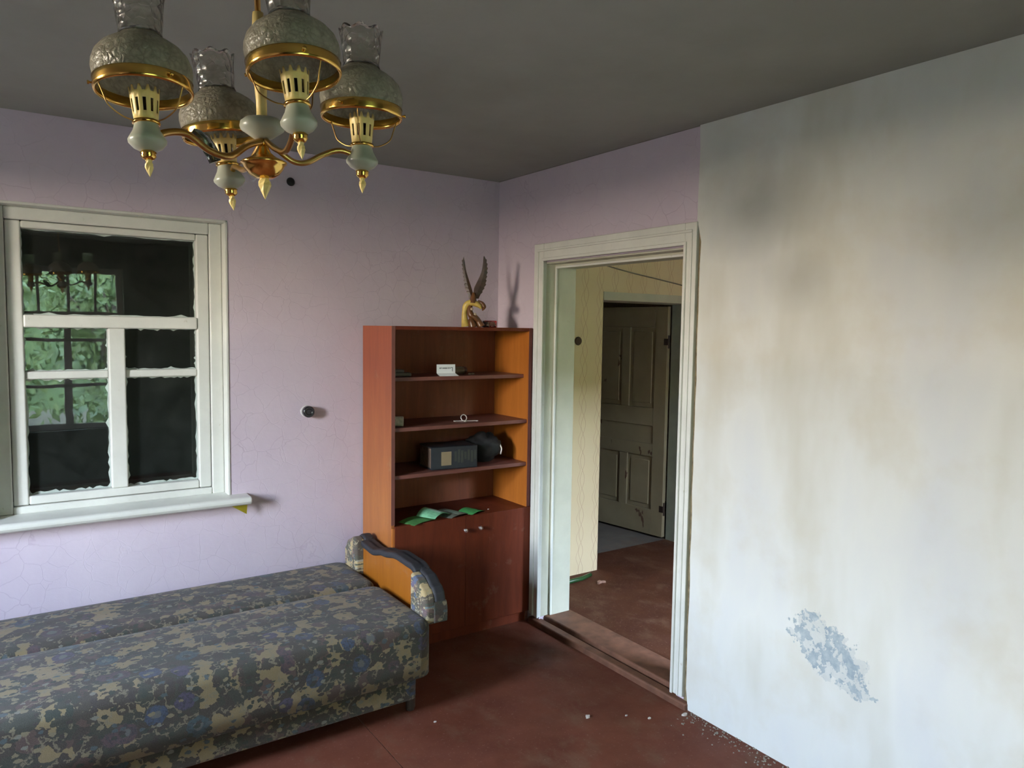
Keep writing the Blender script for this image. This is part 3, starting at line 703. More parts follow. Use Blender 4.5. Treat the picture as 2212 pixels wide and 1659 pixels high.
def lamp_proto():
    cup = lathe_mesh('lamp_cup', [(0.006, 0.040), (0.014, 0.041), (0.024, 0.046), (0.0305, 0.053), (0.031, 0.057), (0.028, 0.062), (0.022, 0.072), (0.0195, 0.080), (0.019, 0.0835)], PALE)
    kids = []
    kids.append(lathe_mesh('brass_knop', [(0.004, 0.026), (0.009, 0.028), (0.0125, 0.032), (0.0115, 0.0355), (0.0135, 0.038), (0.010, 0.0405), (0.006, 0.041)], BRASS, 28))
    bm = bmesh.new(); fin(bm, 0.78); kids.append(mesh_obj('finial', bm, CREAM))
    kids.append(lathe_mesh('collar', [(0.018, 0.081), (0.0225, 0.082), (0.0225, 0.086), (0.018, 0.087)], BRASS, 32))
    g = mesh_obj('burner_gallery', perforated(), CREAM, None, smooth=True, solid=0.0012); kids.append(g)
    kids.append(lathe_mesh('bulb_socket', [(0.011, 0.086), (0.013, 0.092), (0.013, 0.124), (0.008, 0.127)], BAKE, 20))
    bm = bmesh.new()
    prof = [(0.0745, RZ), (0.0775, RZ-0.001), (0.0795, RZ+0.004), (0.0780, RZ+0.012), (0.0795, RZ+0.017), (0.0765, RZ+0.018), (0.0735, RZ+0.014), (0.0735, RZ+0.003)]
    add_lathe(bm, prof + [prof[0]], 64, cap=False); bmesh.ops.remove_doubles(bm, verts=bm.verts[:], dist=1e-6)
    for k in range(3):      # thumb screws
        a = 2*PI*k/3+0.5; m_ = Matrix.Rotation(a, 4, 'Z') @ Matrix.Translation((0.078, 0, RZ+0.009)) @ Matrix.Rotation(PI/2, 4, 'Y')
        add_lathe(bm, [(0.0015, 0), (0.0015, 0.004), (0.003, 0.0045), (0.003, 0.0075)], 8, mtx=m_)
    kids.append(mesh_obj('shade_ring', bm, BRASS, None, smooth=True))
    kids.append(lathe_mesh('glass_shade', [(0.0755, RZ+0.015), (0.0785, RZ+0.024), (0.0800, RZ+0.034), (0.0790, RZ+0.044), (0.0740, RZ+0.056), (0.0640, RZ+0.067), (0.0520, RZ+0.075), (0.0420, RZ+0.080), (0.0355, RZ+0.084), (0.0340, RZ+0.088)], SHADE, 64, False))
    s = kids[-1].modifiers.new('solid', 'SOLIDIFY'); s.thickness = 0.0022; s.offset = -1
    kids.append(lathe_mesh('glass_chimney', [(0.0345, RZ+0.086), (0.0325, RZ+0.092), (0.0330, RZ+0.100), (0.0352, RZ+0.115), (0.0365, RZ+0.130), (0.0385, RZ+0.143), (0.0400, RZ+0.150)], CHIM, 64, False, wav=1))
    s = kids[-1].modifiers.new('solid', 'SOLIDIFY'); s.thickness = 0.0018; s.offset = -1
    for k in range(3):
        a = 2*PI*k/3 + 0.9; c, s_ = math.cos(a), math.sin(a)
        P = catmull([(0.021*c, 0.021*s_, 0.084), (0.040*c, 0.040*s_, 0.088), (0.060*c, 0.060*s_, 0.100), (0.068*c, 0.068*s_, 0.117), (0.0745*c, 0.0745*s_, RZ+0.003)], 6)
        bm = bmesh.new(); add_tube(bm, P, 0.0012, 8); kids.append(mesh_obj('support_wire', bm, DBRASS, None, smooth=True))
    for o in [cup] + kids: o.data.transform(Matrix.Diagonal((0.9, 0.9, 1.0, 1.0)))
    return cup, kids
cup0, kids0 = lamp_proto()
for i, (key, (tip, ax, rz)) in enumerate(lamps.items()):
    if key in 'LF':      # these two lean a little away from the room's middle
        ax = (ax[0]+0.025, ax[1]+0.095, ax[2])
    if i == 0: cup, kids = cup0, kids0
    else:
        cup = cup0.copy(); COL.objects.link(cup); kids = []
        for k in kids0:
            c = k.copy(); COL.objects.link(c); kids.append(c)
    cup.parent = ch
    cup.matrix_local = Matrix.Translation(Vector(tip)-CH) @ tilt(Vector(ax).normalized()) @ Matrix.Rotation(rz, 4, 'Z') @ Matrix.Scale(0.95 if key in 'LF' else 1.0, 4)
    for k in kids: k.parent = cup
def arm(pts, r_=0.0048):
    P = [Vector(p)-CH for p in pts]
    bm = bmesh.new(); add_tube(bm, catmull(P, 10), r_, 12); return mesh_obj('arm', bm, DBRASS, ch, smooth=True)
hz = 1.8533+0.094
arm([(-2.062, -2.412, hz), (-2.088, -2.420, 1.935), (-2.118, -2.430, 1.912), (-2.150, -2.438, 1.914), (-2.185, -2.448, 1.932), (-2.215, -2.455, 1.928), (-2.236, -2.459, 1.914)], 0.0055)
arm([(-2.052, -2.409, hz), (-2.032, -2.409, 1.935), (-2.008, -2.408, 1.922), (-1.985, -2.408, 1.924), (-1.958, -2.410, 1.940), (-1.930, -2.414, 1.951), (-1.905, -2.418, 1.946), (-1.890, -2.419, 1.936)])
arm([(-2.057, -2.418, hz), (-2.050, -2.445, 1.930), (-2.044, -2.475, 1.922), (-2.044, -2.505, 1.932), (-2.050, -2.540, 1.950), (-2.055, -2.570, 1.955), (-2.057, -2.592, 1.945)])
arm([(-2.060, -2.402, hz), (-2.064, -2.375, 1.932), (-2.066, -2.345, 1.918), (-2.068, -2.315, 1.916), (-2.068, -2.280, 1.926), (-2.067, -2.250, 1.932), (-2.066, -2.228, 1.918)])
# darkened glass tube hanging askew between the left lamps
bm = bmesh.new(); add_tube(bm, catmull([Vector(p)-CH for p in ((-2.172, -2.42, 1.944), (-2.160, -2.42, 1.937), (-2.147, -2.42, 1.922), (-2.138, -2.42, 1.902))], 8), [0.006, 0.0090, 0.0105, 0.011, 0.0095], 16)
tb = mesh_obj('glass_tube', bm, SMOK, ch, smooth=True); tag(tb, 'dark glass tube hanging askew on the left arm')

# ------------------------------------------------------------------ things on the bookcase
HORN = plain('dark_polished_horn', (0.042, 0.018, 0.010), 0.4, var=0.6, vs=25)
YEL = plain('golden_horn', (0.55, 0.40, 0.10), 0.22, var=0.3, vs=30)
BRN = plain('brown_carved_horn', (0.13, 0.055, 0.02), 0.3, var=0.4, vs=30)
st = tag(empty('bird_figurine', (-0.338, -0.27, BZ+0.003)), 'carved horn bird figurine with tall raised wings on top of the bookcase', 'figurine')
st.rotation_euler = (0, 0, math.radians(-33)); st.scale = (1.12, 1.1, 1.0)
# local frame: x to the right as seen from the room, y away, z up
def resample(P, n):
    P = [Vector((p[0], 0, p[1])) for p in P]; P = catmull(P, 8); d = [0]
    for a, b in zip(P, P[1:]): d.append(d[-1]+(b-a).length)
    out = []; k = 0
    for i in range(n):
        t = d[-1]*i/(n-1)
        while k < len(d)-2 and d[k+1] < t: k += 1
        f = (t-d[k])/max(1e-9, d[k+1]-d[k]); out.append(P[k].lerp(P[k+1], min(1, f)))
    return out
def wing(inner, outer, sgn):
    n_ = 44; I, O = resample(inner, n_), resample(outer, n_)
    bm = bmesh.new(); rows = []
    for i in range(n_):
        t = i/(n_-1); saw = ((i % 4)/3.0)*0.0042*(1 if 0.12 < t < 0.93 else 0)
        o = O[i] + Vector((sgn*saw, 0, 0)); a = I[i]; y = 0.012*math.sin(PI*t) ; mid = (a+o)/2; th = 0.0055*(1-0.7*t)
        rows.append([bm.verts.new((a.x, y-0.001, a.z)), bm.verts.new((mid.x, y-th, mid.z)), bm.verts.new((o.x, y-0.0012, o.z)), bm.verts.new((o.x, y+0.0012, o.z)), bm.verts.new((mid.x, y+th, mid.z)), bm.verts.new((a.x, y+0.001, a.z))])
    for a, b in zip(rows, rows[1:]):
        for k in range(6): bm.faces.new((a[k], a[(k+1) % 6], b[(k+1) % 6], b[k]))
    bm.faces.new(rows[0][::-1]); bm.faces.new(rows[-1])
    return mesh_obj('wing', bm, HORN, st)
wing([(0.002, 0.150), (-0.001, 0.172), (-0.007, 0.2), (-0.020, 0.243), (-0.035, 0.297), (-0.043, 0.348), (-0.0475, 0.370)],
     [(-0.022, 0.150), (-0.024, 0.166), (-0.029, 0.184), (-0.039, 0.212), (-0.042, 0.238), (-0.0475, 0.277), (-0.0515, 0.311), (-0.053, 0.345), (-0.0485, 0.373)], -1)
wing([(-0.002, 0.150), (0.000, 0.172), (0.003, 0.204), (0.011, 0.226), (0.028, 0.266), (0.038, 0.297), (0.044, 0.334), (0.0467, 0.372)],
     [(0.026, 0.150), (0.030, 0.162), (0.037, 0.178), (0.048, 0.204), (0.0565, 0.226), (0.059, 0.252), (0.062, 0.277), (0.064, 0.308), (0.0625, 0.335), (0.057, 0.362), (0.049, 0.378)], 1)
bm = bmesh.new()
add_tube(bm, catmull([(-0.034, 0, 0.0), (-0.040, 0, 0.04), (-0.041, 0, 0.080), (-0.032, 0, 0.115), (-0.006, -0.002, 0.128), (0.024, -0.004, 0.116), (0.040, -0.005, 0.096)], 8), [0.028, 0.019, 0.015, 0.020, 0.023, 0.018, 0.006], 14, 0.8)
mesh_obj('body', bm, YEL, st, smooth=True)
bm = bmesh.new()
add_tube(bm, catmull([(-0.002, 0.002, 0.126), (0.0, 0.002, 0.145), (0.001, 0.003, 0.160), (0.002, 0.004, 0.182)], 6), [0.034, 0.029, 0.025, 0.012], 14, 0.55)
add_tube(bm, catmull([(0.022, 0, 0.138), (0.042, 0, 0.126), (0.052, 0, 0.106), (0.044, 0, 0.086)], 6), [0.006, 0.010, 0.011, 0.003], 10)
mesh_obj('head_crest', bm, BRN, st, smooth=True)
bm = bmesh.new()
add_tube(bm, catmull([(-0.014, -0.004, 0.112), (-0.016, -0.006, 0.085), (-0.008, -0.008, 0.060), (0.010, -0.006, 0.048), (0.024, 0, 0.030), (0.040, 0, 0.0)], 6), [0.014, 0.017, 0.021, 0.021, 0.020, 0.024], 12, 0.8)
add_tube(bm, catmull([(0.0, 0, 0.0), (-0.006, -0.004, 0.03), (-0.002, -0.006, 0.055)], 5), [0.034, 0.026, 0.012], 14, 0.7)
mesh_obj('breast', bm, BRN, st, smooth=True)
bm = bmesh.new()
for p in ((-0.006, -0.019, 0.094), (0.010, -0.018, 0.066)):
    add_lathe(bm, [(0.0, -0.008), (0.006, -0.005), (0.008, 0.0), (0.006, 0.005), (0.0, 0.008)], 10, mtx=Matrix.Translation(p))
mesh_obj('spot', bm, plain('pale_bone', (0.45, 0.36, 0.26), 0.4), st, smooth=True)

red = tag(empty('beaded_box', (-0.205, -0.235, BZ)), 'small dark red beaded box on top of the bookcase', 'box')
red.rotation_euler = (0, 0, math.radians(-28)); red.scale = (1.15, 1.0, 1.15)
REDM = plain('dark_red_beads', (0.42, 0.018, 0.030), 0.2, var=0.4, vs=80)
bm = bmesh.new(); add_box(bm, -0.030, 0.030, -0.016, 0.016, 0.0, 0.033); mesh_obj('box_body', bm, REDM, red, bevel=0.003)
bm = bmesh.new()
for i in range(8):
    for j in range(4):
        add_lathe(bm, [(0.0, -0.0035), (0.003, -0.002), (0.0036, 0.0), (0.003, 0.002), (0.0, 0.0035)], 6, mtx=Matrix.Translation((-0.0265+i*0.0076, -0.0175, 0.005+j*0.0078)))
tag(mesh_obj('bead_row', bm, plain('glassy_red_beads', (0.55, 0.05, 0.06), 0.1), red, smooth=True), kind='stuff')
fl_ = tag(empty('dried_flower', (-0.262, -0.262, BZ)), 'dark red dried flower lying between figurine and beaded box', 'dried flower')
bm = bmesh.new(); random.seed(5)
for i in range(16):
    a = random.uniform(0, 2*PI); e = random.uniform(0.1, 1.2); L_ = random.uniform(0.018, 0.034)
    tip = Vector((math.cos(a)*math.cos(e)*L_, math.sin(a)*math.cos(e)*L_*0.6, 0.012+math.sin(e)*L_))
    s_ = Vector((-math.sin(a), math.cos(a), 0))*0.005; b = Vector((0, 0, 0.010))
    v = [bm.verts.new(p) for p in (b-s_*0.3, b+tip*0.5+s_-b*0.5, tip, b+tip*0.5-s_-b*0.5)]
    bm.faces.new(v)
DRF = plain('dried_petals', (0.06, 0.012, 0.015), 0.7)
tag(mesh_obj('petal', bm, DRF, fl_, solid=0.0012), kind='stuff')
bm = bmesh.new(); add_tube(bm, catmull([(0, 0, 0.012), (0.02, 0.0, 0.006), (0.035, 0.004, 0.0025)], 5), 0.0022, 6); add_lathe(bm, [(0.0, 0.0), (0.012, 0.003), (0.014, 0.010), (0.008, 0.018), (0, 0.021)], 10); mesh_obj('stalk', bm, DRF, fl_, smooth=True)

# ------------------------------------------------------------------ things on the shelves
def thing_boxes(name, b, mat, label, cat, loc, rz=0, **k):
    o = boxes(name, b, mat, None, **k); o.location = loc; o.rotation_euler = (0, 0, math.radians(rz)); return tag(o, label, cat)
CARDM = plain('white_card', (0.80, 0.84, 0.82), 0.6, var=0.03)
INK = plain('dark_ink', (0.06, 0.08, 0.08), 0.6)
card = tag(empty('folded_card', (-0.515, -0.285, 1.395), (0, 0, math.radians(-8))), 'white folded card with dark lettering standing on the upper shelf', 'card')
bm = bmesh.new()
lean = 0.018
def P3(u, t):  # point on the leaning leaf: u across, t up
    return Vector((u + t*0.10, -0.012 + t*lean/0.060, 0.014 + t))
a = [P3(-0.052, 0), P3(0.052, 0), P3(0.052, 0.046), P3(-0.052, 0.046)]
vb = [bm.verts.new(p) for p in a]; bm.faces.new(vb)
c1 = bm.verts.new((-0.042, -0.034, 0.0012)); c2 = bm.verts.new((0.064, -0.034, 0.0012)); bm.faces.new((vb[1], vb[0], c1, c2))
mesh_obj('card_sheet', bm, CARDM, card, solid=0.0012)
bm = bmesh.new()
def ink(u0, u1, t0, t1):
    p = [P3(u0, t0), P3(u1, t0), P3(u1, t1), P3(u0, t1)]
    f_ = [bm.verts.new(q + Vector((0, -0.0016, 0.0))) for q in p]; g_ = [bm.verts.new(q + Vector((0, -0.0009, 0.0))) for q in p]
    bm.faces.new(f_); bm.faces.new(g_[::-1])
    for i in range(4): bm.faces.new((f_[i], g_[i], g_[(i+1) % 4], f_[(i+1) % 4]))
ink(0.034, 0.0365, 0.010, 0.031); ink(0.028, 0.0365, 0.0285, 0.031)                # the tall initial, upside down
u = 0.025; random.seed(11)
while u > -0.036:
    ink(u-0.0016, u, 0.0235, 0.030); 
    if random.random() < 0.7: ink(u-0.0045, u, 0.0235 if random.random() < 0.5 else 0.0285, 0.0248 if random.random() < 0.0 else 0.030)
    u -= 0.0056
mesh_obj('lettering', bm, INK, card)

blk = thing_boxes('small_case', [(-0.055, 0.055, -0.03, 0.03, 0, 0.020), (-0.055, 0.018, -0.028, 0.028, 0.020, 0.036)], plain('dusty_dark_plastic', (0.13, 0.11, 0.09), 0.6), 'small dark dusty case at the left end of the upper shelf', 'case', (-0.752, -0.235, 1.395), -14, bevel=0.007)
jar = tag(empty('dark_bottle', (-0.40, -0.20, 1.395+0.021), (0, 0, math.radians(8))), 'small dark bottle lying on its side behind the white card', 'bottle')
bm = bmesh.new(); add_lathe(bm, [(0.0, -0.05), (0.018, -0.048), (0.021, -0.04), (0.021, 0.015), (0.014, 0.03), (0.008, 0.038), (0.008, 0.052), (0.0, 0.052)], 24, mtx=Matrix.Rotation(-PI/2, 4, 'Y'))
mesh_obj('bottle_body', bm, plain('smoky_olive_glass', (0.10, 0.08, 0.05), 0.3), jar, smooth=True)
bm = bmesh.new(); add_lathe(bm, [(0.012, 0.046), (0.0205, 0.047), (0.0205, 0.062), (0.0, 0.062)], 24, mtx=Matrix.Rotation(PI/2, 4, 'Y'))
mesh_obj('cap', bm, plain('dark_brown_cap', (0.05, 0.015, 0.012), 0.4), jar, smooth=False)
def shard(name, loc, n_, spread, size, mat, label, cat, seed):
    bm = bmesh.new(); random.seed(seed)
    for i in range(n_):
        c = Vector((random.uniform(-spread, spread), random.uniform(-spread, spread)*0.5, 0)); pts = []
        for k in range(7):
            a_ = 2*PI*k/7; r__ = size*random.uniform(0.5, 1.1); pts.append((c.x+r__*math.cos(a_), c.y+r__*math.sin(a_)*0.7))
        add_prism(bm, pts, 2, 0.0, size*random.uniform(0.35, 0.8))
    o = mesh_obj(name, bm, mat); o.location = loc; return tag(o, label, cat)
CHIP = plain('pale_plaster_chip', (0.58, 0.52, 0.46), 0.8)
shard('paper_scrap', (-0.315, -0.22, 1.395), 6, 0.012, 0.010, CHIP, 'crumpled pale scraps right of the dark bottle on the upper shelf', 'scrap', 21)

roll = tag(empty('paper_roll', (-0.788, -0.290, 1.145), (0, 0, math.radians(-30))), 'short off-white roll at the left end of the middle shelf', 'roll')
bm = bmesh.new(); add_lathe(bm, [(0.014, -0.027), (0.024, -0.027), (0.026, -0.023), (0.026, 0.023), (0.024, 0.027), (0.014, 0.027), (0.014, -0.027)], 28, cap=False, mtx=Matrix.Translation((0, 0, 0.026)) @ Matrix.Rotation(PI/2, 4, 'Y'))
mesh_obj('wound_paper', bm, plain('yellowed_paper', (0.52, 0.47, 0.38), 0.8, var=0.25, vs=60), roll, smooth=False, bevel=0.002)
keys = tag(empty('keys', (-0.385, -0.27, 1.145), (0, 0, math.radians(-10))), 'pale metal keys on a ring on the middle shelf', 'keys')
WM = plain('whitish_metal', (0.72, 0.66, 0.62), 0.35, 0.4)
bm = bmesh.new(); n_ = 20
P = [Vector((0.016*math.cos(2*PI*i/n_)-0.004, 0.006*math.sin(2*PI*i/n_), 0.020+0.016*math.sin(2*PI*i/n_))) for i in range(n_+1)]
add_tube(bm, P, 0.0030, 8); mesh_obj('key_ring', bm, WM, keys, smooth=True)
for (ang, L_, yy) in ((172, 0.060, 0.0), (-6, 0.068, -0.004), (248, 0.022, -0.006)):
    bm = bmesh.new(); add_box(bm, 0.0, L_, -0.002, 0.002, 0.001, 0.005); add_lathe(bm, [(0.0, 0.001), (0.008, 0.001), (0.008, 0.005), (0.0, 0.005)], 14, mtx=Matrix.Translation((L_, 0, 0)) if ang == -6 else Matrix.Identity(4))
    add_box(bm, L_*0.8, L_*0.92, 0.0, 0.007, 0.001, 0.005)
    k_ = mesh_obj('key', bm, WM, keys, bevel=0.0006); k_.rotation_euler = (0, 0, math.radians(ang)); k_.location = (0, yy, 0.0)

bx = tag(empty('binder', (-0.47, -0.235, 0.905), (0, 0, math.radians(-6))), 'thick black binder with a beige label lying on the lower shelf', 'binder')
DKB = plain('blue_black_leatherette', (0.016, 0.020, 0.026), 0.35, vs=40, bump=0.2)
bm = bmesh.new(); add_box(bm, -0.13, 0.135, -0.085, 0.08, 0.0, 0.008); add_box(bm, -0.13, 0.135, -0.085, 0.08, 0.112, 0.120); add_box(bm, -0.13, 0.135, -0.095, -0.083, 0.0, 0.120)
mesh_obj('cover', bm, DKB, bx, bevel=0.004)
bm = bmesh.new(); add_box(bm, -0.126, 0.128, -0.082, 0.075, 0.008, 0.112); mesh_obj('page_block', bm, plain('brown_page_edges', (0.13, 0.085, 0.06), 0.9, var=0.3, vs=40), bx)
bm = bmesh.new(); add_box(bm, -0.075, -0.018, -0.0965, -0.0945, 0.022, 0.094); tag(mesh_obj('label_sticker', bm, plain('beige_label', (0.26, 0.20, 0.12), 0.7), bx), 'beige paper label')
bm = bmesh.new(); random.seed(9)
for i in range(7):
    x_ = 0.0+i*0.019; add_box(bm, x_, x_+0.014, -0.0962, -0.0945, 0.030+random.uniform(0, 0.02), 0.085+random.uniform(0, 0.02))
mesh_obj('worn_lettering', bm, plain('faded_grey_print', (0.04, 0.045, 0.038), 0.7), bx)
bag = tag(empty('black_bag', (-0.215, -0.19, 0.905), (0, 0, math.radians(-8))), 'crumpled black bag right of the binder on the lower shelf', 'bag')
bm = bmesh.new(); bmesh.ops.create_icosphere(bm, subdivisions=4, radius=1.0)
from mathutils import noise as mn
for v in bm.verts:
    p = v.co.copy(); k_ = 1 + 0.22*mn.noise(p*2.2) + 0.10*mn.noise(p*6)
    v.co = Vector((p.x*0.105*k_, p.y*0.09*k_, max(0.0, 0.075 + p.z*0.082*k_)))
mesh_obj('bag_body', bm, plain('crumpled_black_plastic', (0.010, 0.009, 0.009), 0.7, bump=0.5, bs=30), bag, smooth=True)
bm = bmesh.new(); add_tube(bm, catmull([(0.07, -0.075, 0.10), (0.075, -0.085, 0.075), (0.070, -0.084, 0.045)], 5), 0.0035, 8); mesh_obj('clasp', bm, WM, bag, smooth=True)

# green leaflets on the cabinet top
GR1 = plain('green_leaflet_paper', (0.10, 0.30, 0.09), 0.5, var=0.25, vs=20); GR2 = plain('mint_leaflet_paper', (0.22, 0.52, 0.30), 0.45, var=0.25, vs=25)
GR3 = plain('grey_green_print', (0.16, 0.18, 0.14), 0.5, var=0.4, vs=30)
def leaflet(name, loc, rz, wd, dp, mat, lift, label, mat2=None):
    root = tag(empty(name, loc, (0, 0, math.radians(rz))), label, 'leaflet', 'leaflets on the cabinet top')
    bm = bmesh.new(); nx = 8; V = []
    for j in range(2):
        V.append([bm.verts.new((-wd/2 + wd*i/nx, (-dp/2 if j == 0 else dp/2), 0.0015 + lift*abs(math.sin(PI*(i/nx)))**0.7*(1 if j else 0.55))) for i in range(nx+1)])
    for i in range(nx): bm.faces.new((V[0][i], V[0][i+1], V[1][i+1], V[1][i]))
    mesh_obj('paper', bm, mat, root, solid=0.0012)
    if mat2:
        bm = bmesh.new(); V = []
        for j in range(2):
            V.append([bm.verts.new((-wd/2 + wd*(0.45+0.5*i/nx), (-dp*0.42 if j == 0 else dp*0.3), 0.0026 + lift*abs(math.sin(PI*(0.45+0.5*i/nx)))**0.7*((0.6) if j == 0 else 0.9))) for i in range(nx+1)])
        for i in range(nx): bm.faces.new((V[0][i], V[0][i+1], V[1][i+1], V[1][i]))
        mesh_obj('printed_panel', bm, mat2, root, solid=0.0004)
    return root
ZC = 0.6525
leaflet('leaflet', (-0.690, -0.322, ZC), 20, 0.17, 0.11, GR1, 0.010, 'plain green leaflet at the left on the cabinet top')
leaflet('leaflet', (-0.590, -0.300, ZC+0.012), 26, 0.13, 0.12, GR2, 0.032, 'mint green leaflet lying on the plain green one', plain('pale_mint_print', (0.40, 0.62, 0.48), 0.4))
leaflet('leaflet', (-0.480, -0.290, ZC), 18, 0.14, 0.14, GR3, 0.016, 'grey-green printed leaflet right of the mint one', plain('pale_sage_print', (0.32, 0.42, 0.32), 0.5))
leaflet('leaflet', (-0.355, -0.300, ZC), 22, 0.11, 0.10, plain('vivid_green_paper', (0.07, 0.34, 0.10), 0.5), 0.014, 'vivid green leaflet at the right end of the row')
shard('paper_scrap', (-0.245, -0.30, ZC), 1, 0.0, 0.006, CHIP, 'tiny white scrap right of the green leaflets', 'scrap', 4)

# ------------------------------------------------------------------ small things on walls and floor
def wall_knob(name, loc, r_, prot, label, cat, axis='y'):
    bm = bmesh.new(); add_lathe(bm, [(r_*0.75, 0.0), (r_*0.75, prot*0.35), (r_, prot*0.42), (r_, prot*0.9), (r_*0.9, prot), (r_*0.55, prot), (r_*0.5, prot*0.93), (0.0, prot*0.93)], 32, mtx=Matrix.Rotation(PI/2, 4, 'X'))
    root = tag(empty(name, loc), label, cat); mesh_obj('knob_body', bm, BAKE, root, smooth=False, bevel=0.0015)
    bm = bmesh.new(); add_lathe(bm, [(r_*1.06, -0.0005), (r_*1.04, 0.004), (r_*0.7, 0.006)], 32, mtx=Matrix.Rotation(PI/2, 4, 'X')); mesh_obj('backplate', bm, plain('pale_backplate', (0.62, 0.60, 0.58), 0.5), root)
    return root
wall_knob('light_switch', (-1.160, -0.0005, 1.213), 0.029, 0.042, 'round black switch on a pale plate beside the window', 'switch')
bm = bmesh.new(); add_lathe(bm, [(0.019, 0.0), (0.021, 0.006), (0.017, 0.011), (0.0, 0.012)], 28, mtx=Matrix.Rotation(PI/2, 4, 'X')); o = mesh_obj('wall_plug', bm, BAKE, smooth=False); o.location = (-1.234, 0.0, 2.351); tag(o, 'small round black plug high on the lavender wall', 'plug')
bm = bmesh.new(); add_lathe(bm, [(0.027, 0.0), (0.028, 0.006), (0.024, 0.012), (0.0, 0.013)], 28, mtx=Matrix.Rotation(PI/2, 4, 'X')); o = mesh_obj('socket', bm, plain('dark_brown_bakelite', (0.03, 0.015, 0.01), 0.4), smooth=False); o.location = (0.632, 0.02, 1.575); tag(o, 'round dark brown socket on the papered hall wall', 'socket')
YP = plain('mustard_paper', (0.45, 0.38, 0.02), 0.6)
bm = bmesh.new(); v = [bm.verts.new(p) for p in ((-1.552, -0.070, 0.786), (-1.468, -0.040, 0.786), (-1.474, -0.046, 0.732))]; bm.faces.new(v)
o = mesh_obj('paper_pennant', bm, YP, solid=0.0012); tag(o, 'mustard yellow paper corner sticking out under the window sill', 'paper')
# cord across the hall wall
bm = bmesh.new(); P = catmull([(0.30, 0.008, 2.235), (0.55, 0.004, 2.16), (0.775, 0.006, 2.085), (1.05, 0.004, 2.038), (1.32, 0.004, 2.005), (1.60, 0.006, 1.968), (2.0, 0.008, 1.90), (2.74, 0.008, 1.80)], 10)
o = mesh_obj('cable', None or bm if not add_tube(bm, P, 0.0042, 8) else bm, plain('dusty_cord', (0.14, 0.13, 0.10), 0.8), smooth=True); tag(o, 'dark cord slanting across the papered hall wall', 'cord')
bm = bmesh.new(); add_tube(bm, [Vector(p) for p in ((0.42, -0.10, 0.044), (0.62, -0.09, 0.044), (0.715, -0.06, 0.044))], 0.014, 10); o = mesh_obj('green_stick', bm, plain('dark_green_plastic', (0.02, 0.07, 0.02), 0.4), smooth=True); tag(o, 'dark green stick lying on the hall floor by the jamb', 'stick')
shard('plaster_chip', (0.70, -0.18, 0.030), 3, 0.03, 0.02, plain('brownish_chip', (0.30, 0.17, 0.12), 0.8), 'flaked paint chips on the hall floor near the green stick', 'chips', 31)
random.seed(12)
for px, py, s_, lab in ((-0.98, -1.05, 0.007, 'small pale chip on the floor in front of the sofa bed corner'), (-0.205, -1.52, 0.010, 'whitish plaster chip on the floor nearest the doorway corner'),
                        (-0.42, -1.37, 0.012, 'low grey plaster crumb on the floor left of the whitish chip'), (-0.27, -1.45, 0.007, 'tiny pale crumb on the floor between the two larger chips'),
                        (-0.055, -1.585, 0.016, 'pale crumbled lime at the foot of the plaster wall')):
    shard('plaster_chip', (px, py, 0.0), 1, 0.0, s_, CHIP, lab, 'chip', int(s_*1000)+3)['group'] = 'plaster chips on the floor'
# dust and lime swept along the foot of the plaster wall
bm = bmesh.new(); random.seed(8)
for i in range(520):
    y = random.uniform(-2.9, -1.57); x = -0.014 - abs(random.gauss(0, 0.05)); s_ = random.uniform(0.001, 0.0045)
    m_ = Matrix.Translation((x, y, 0)) @ Matrix.Rotation(random.uniform(0, PI), 4, 'Z')
    add_lathe(bm, [(s_, 0.0), (s_*0.7, s_*0.8), (0.0, s_)], 5, mtx=m_)
tag(mesh_obj('dust', bm, plain('grey_lime_dust', (0.24, 0.21, 0.17), 0.95)), 'grey lime dust along the foot of the plaster wall', 'dust', kind='stuff')

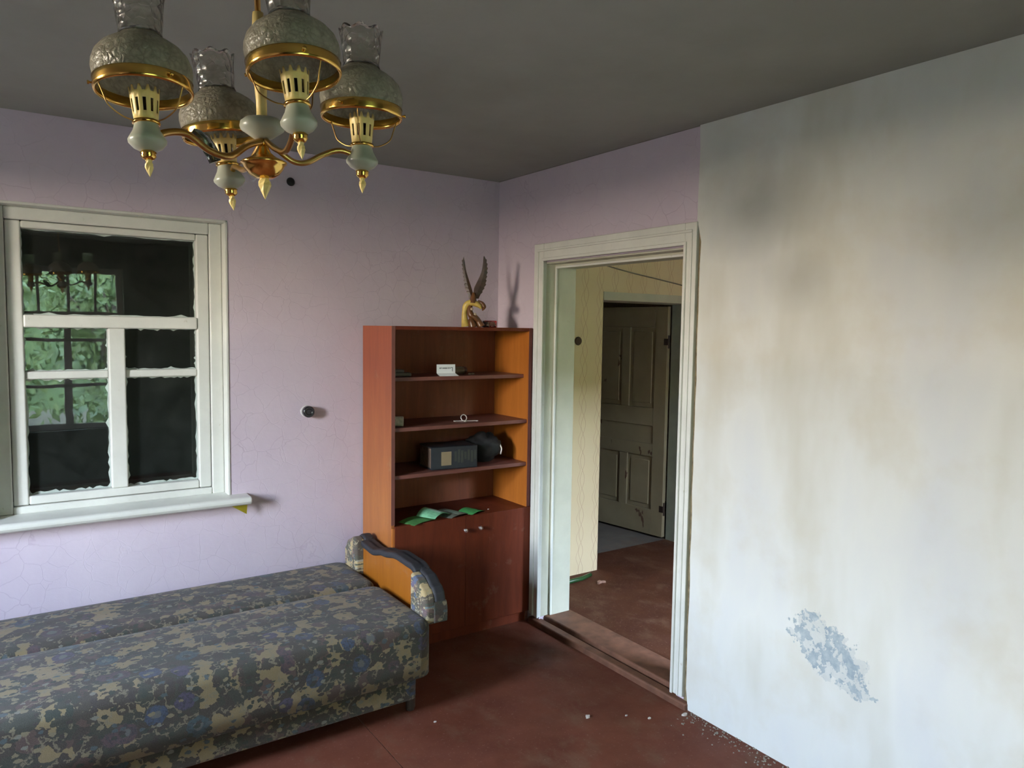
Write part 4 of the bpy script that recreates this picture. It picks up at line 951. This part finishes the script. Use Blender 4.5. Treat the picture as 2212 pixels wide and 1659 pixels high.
# ------------------------------------------------------------------ outside, met only as light and as reflections
struct(boxes('ground_outside', [(-60, 60, -60, 60, -0.75, -0.70)], plain('mown_grass_and_earth', (0.075, 0.068, 0.045), 0.95, var=0.3, vs=1.0)))
LEAF = NT('sunlit_leaves'); LEAF.set(Base_Color=LEAF.ramp(LEAF.noise(1.7, 4), [(0.3, (0.05, 0.09, 0.03)), (0.7, (0.17, 0.24, 0.08))]), Roughness=0.5)
BARK = plain('grey_bark', (0.10, 0.08, 0.06), 0.9)
def tree_meshes(seed, R_, H_, n_):
    random.seed(seed); bm = bmesh.new(); cl = []
    for i in range(26):
        a = random.uniform(0, 2*PI); rr = R_*random.uniform(0.1, 0.85); cl.append(Vector((rr*math.cos(a), rr*math.sin(a), H_*random.uniform(0.12, 0.95))))
    for i in range(n_):
        c = random.choice(cl); p = c + Vector((random.gauss(0, 1), random.gauss(0, 1), random.gauss(0, 1)))*R_*0.22
        s_ = random.uniform(0.05, 0.11); e = Euler((random.uniform(0, PI), random.uniform(0, PI), random.uniform(0, PI))).to_matrix()
        v = [bm.verts.new(p + e @ Vector(q)*s_) for q in ((-1, 0, 0), (0, -0.55, 0.1), (1, 0, 0), (0, 0.55, 0.1))]; bm.faces.new(v)
    me = bpy.data.meshes.new('leaves'); bm.to_mesh(me); bm.free(); me.materials.append(LEAF.m)
    bm = bmesh.new(); add_tube(bm, catmull([(0, 0, 0), (0.05, 0, H_*0.3), (0, 0.05, H_*0.6), (0, 0, H_*0.85)], 4), [0.16, 0.12, 0.07, 0.03], 10)
    for c in cl[:14]: add_tube(bm, [Vector((0, 0, H_*0.2 + c.z*0.3)), c*0.6 + Vector((0, 0, c.z*0.25)), c], [0.05, 0.03, 0.01], 6)
    mt = bpy.data.meshes.new('trunk'); bm.to_mesh(mt); bm.free(); mt.materials.append(BARK); return me, mt
struct(boxes('added_sky_shade', [(-4.4, 0.8, BY-2.3, BY-0.25, 2.42, 2.50)], SKY_SHADE_MAT := plain('sky_shade_grey', (0.10, 0.09, 0.08), 0.9)))  # unseen roof slab, added to cut sky light through the back window
struct(boxes('green_sky_blocker', [(-16, 14, -21, -19.5, -0.7, 6.5)], plain('sky_blocker_green', (0.05, 0.085, 0.03), 0.9, var=0.6, vs=1.5)))  # green box added behind the trees to hide sky from the back window
struct(boxes('horizon_blocker', [(-12.1, -12.0, -14, 10, -0.7, 1.85)], plain('horizon_blocker_tan', (0.46, 0.39, 0.25), 0.9, var=0.3, vs=3)))  # unseen slab, added to block the low horizon and bounce warm light
tm = [tree_meshes(41, 1.8, 4.6, 5200), tree_meshes(43, 1.5, 3.6, 4200)]
for i, (x, y, s_, w_) in enumerate(((-5.9, -9.9, 1.0, 0), (-0.9, -9.4, 1.0, 1), (2.9, -9.9, 1.0, 0), (-2.9, -15.2, 1.35, 0))):
    t = tag(empty('leafy_tree', (x, y, -0.70), (0, 0, i*1.3)), ['broad green tree outside, left of the far window', 'smaller green tree standing close behind the far window', 'green tree outside on the doorway side', 'tallest green tree, far behind the others'][i], 'tree', 'garden trees mirrored in the window'); t.scale = (s_, s_, s_)
    for me, nm in ((tm[w_][0], 'foliage'), (tm[w_][1], 'trunk')):
        o = bpy.data.objects.new(nm, me); COL.objects.link(o); o.parent = t
        if nm == 'foliage': o['kind'] = 'stuff'
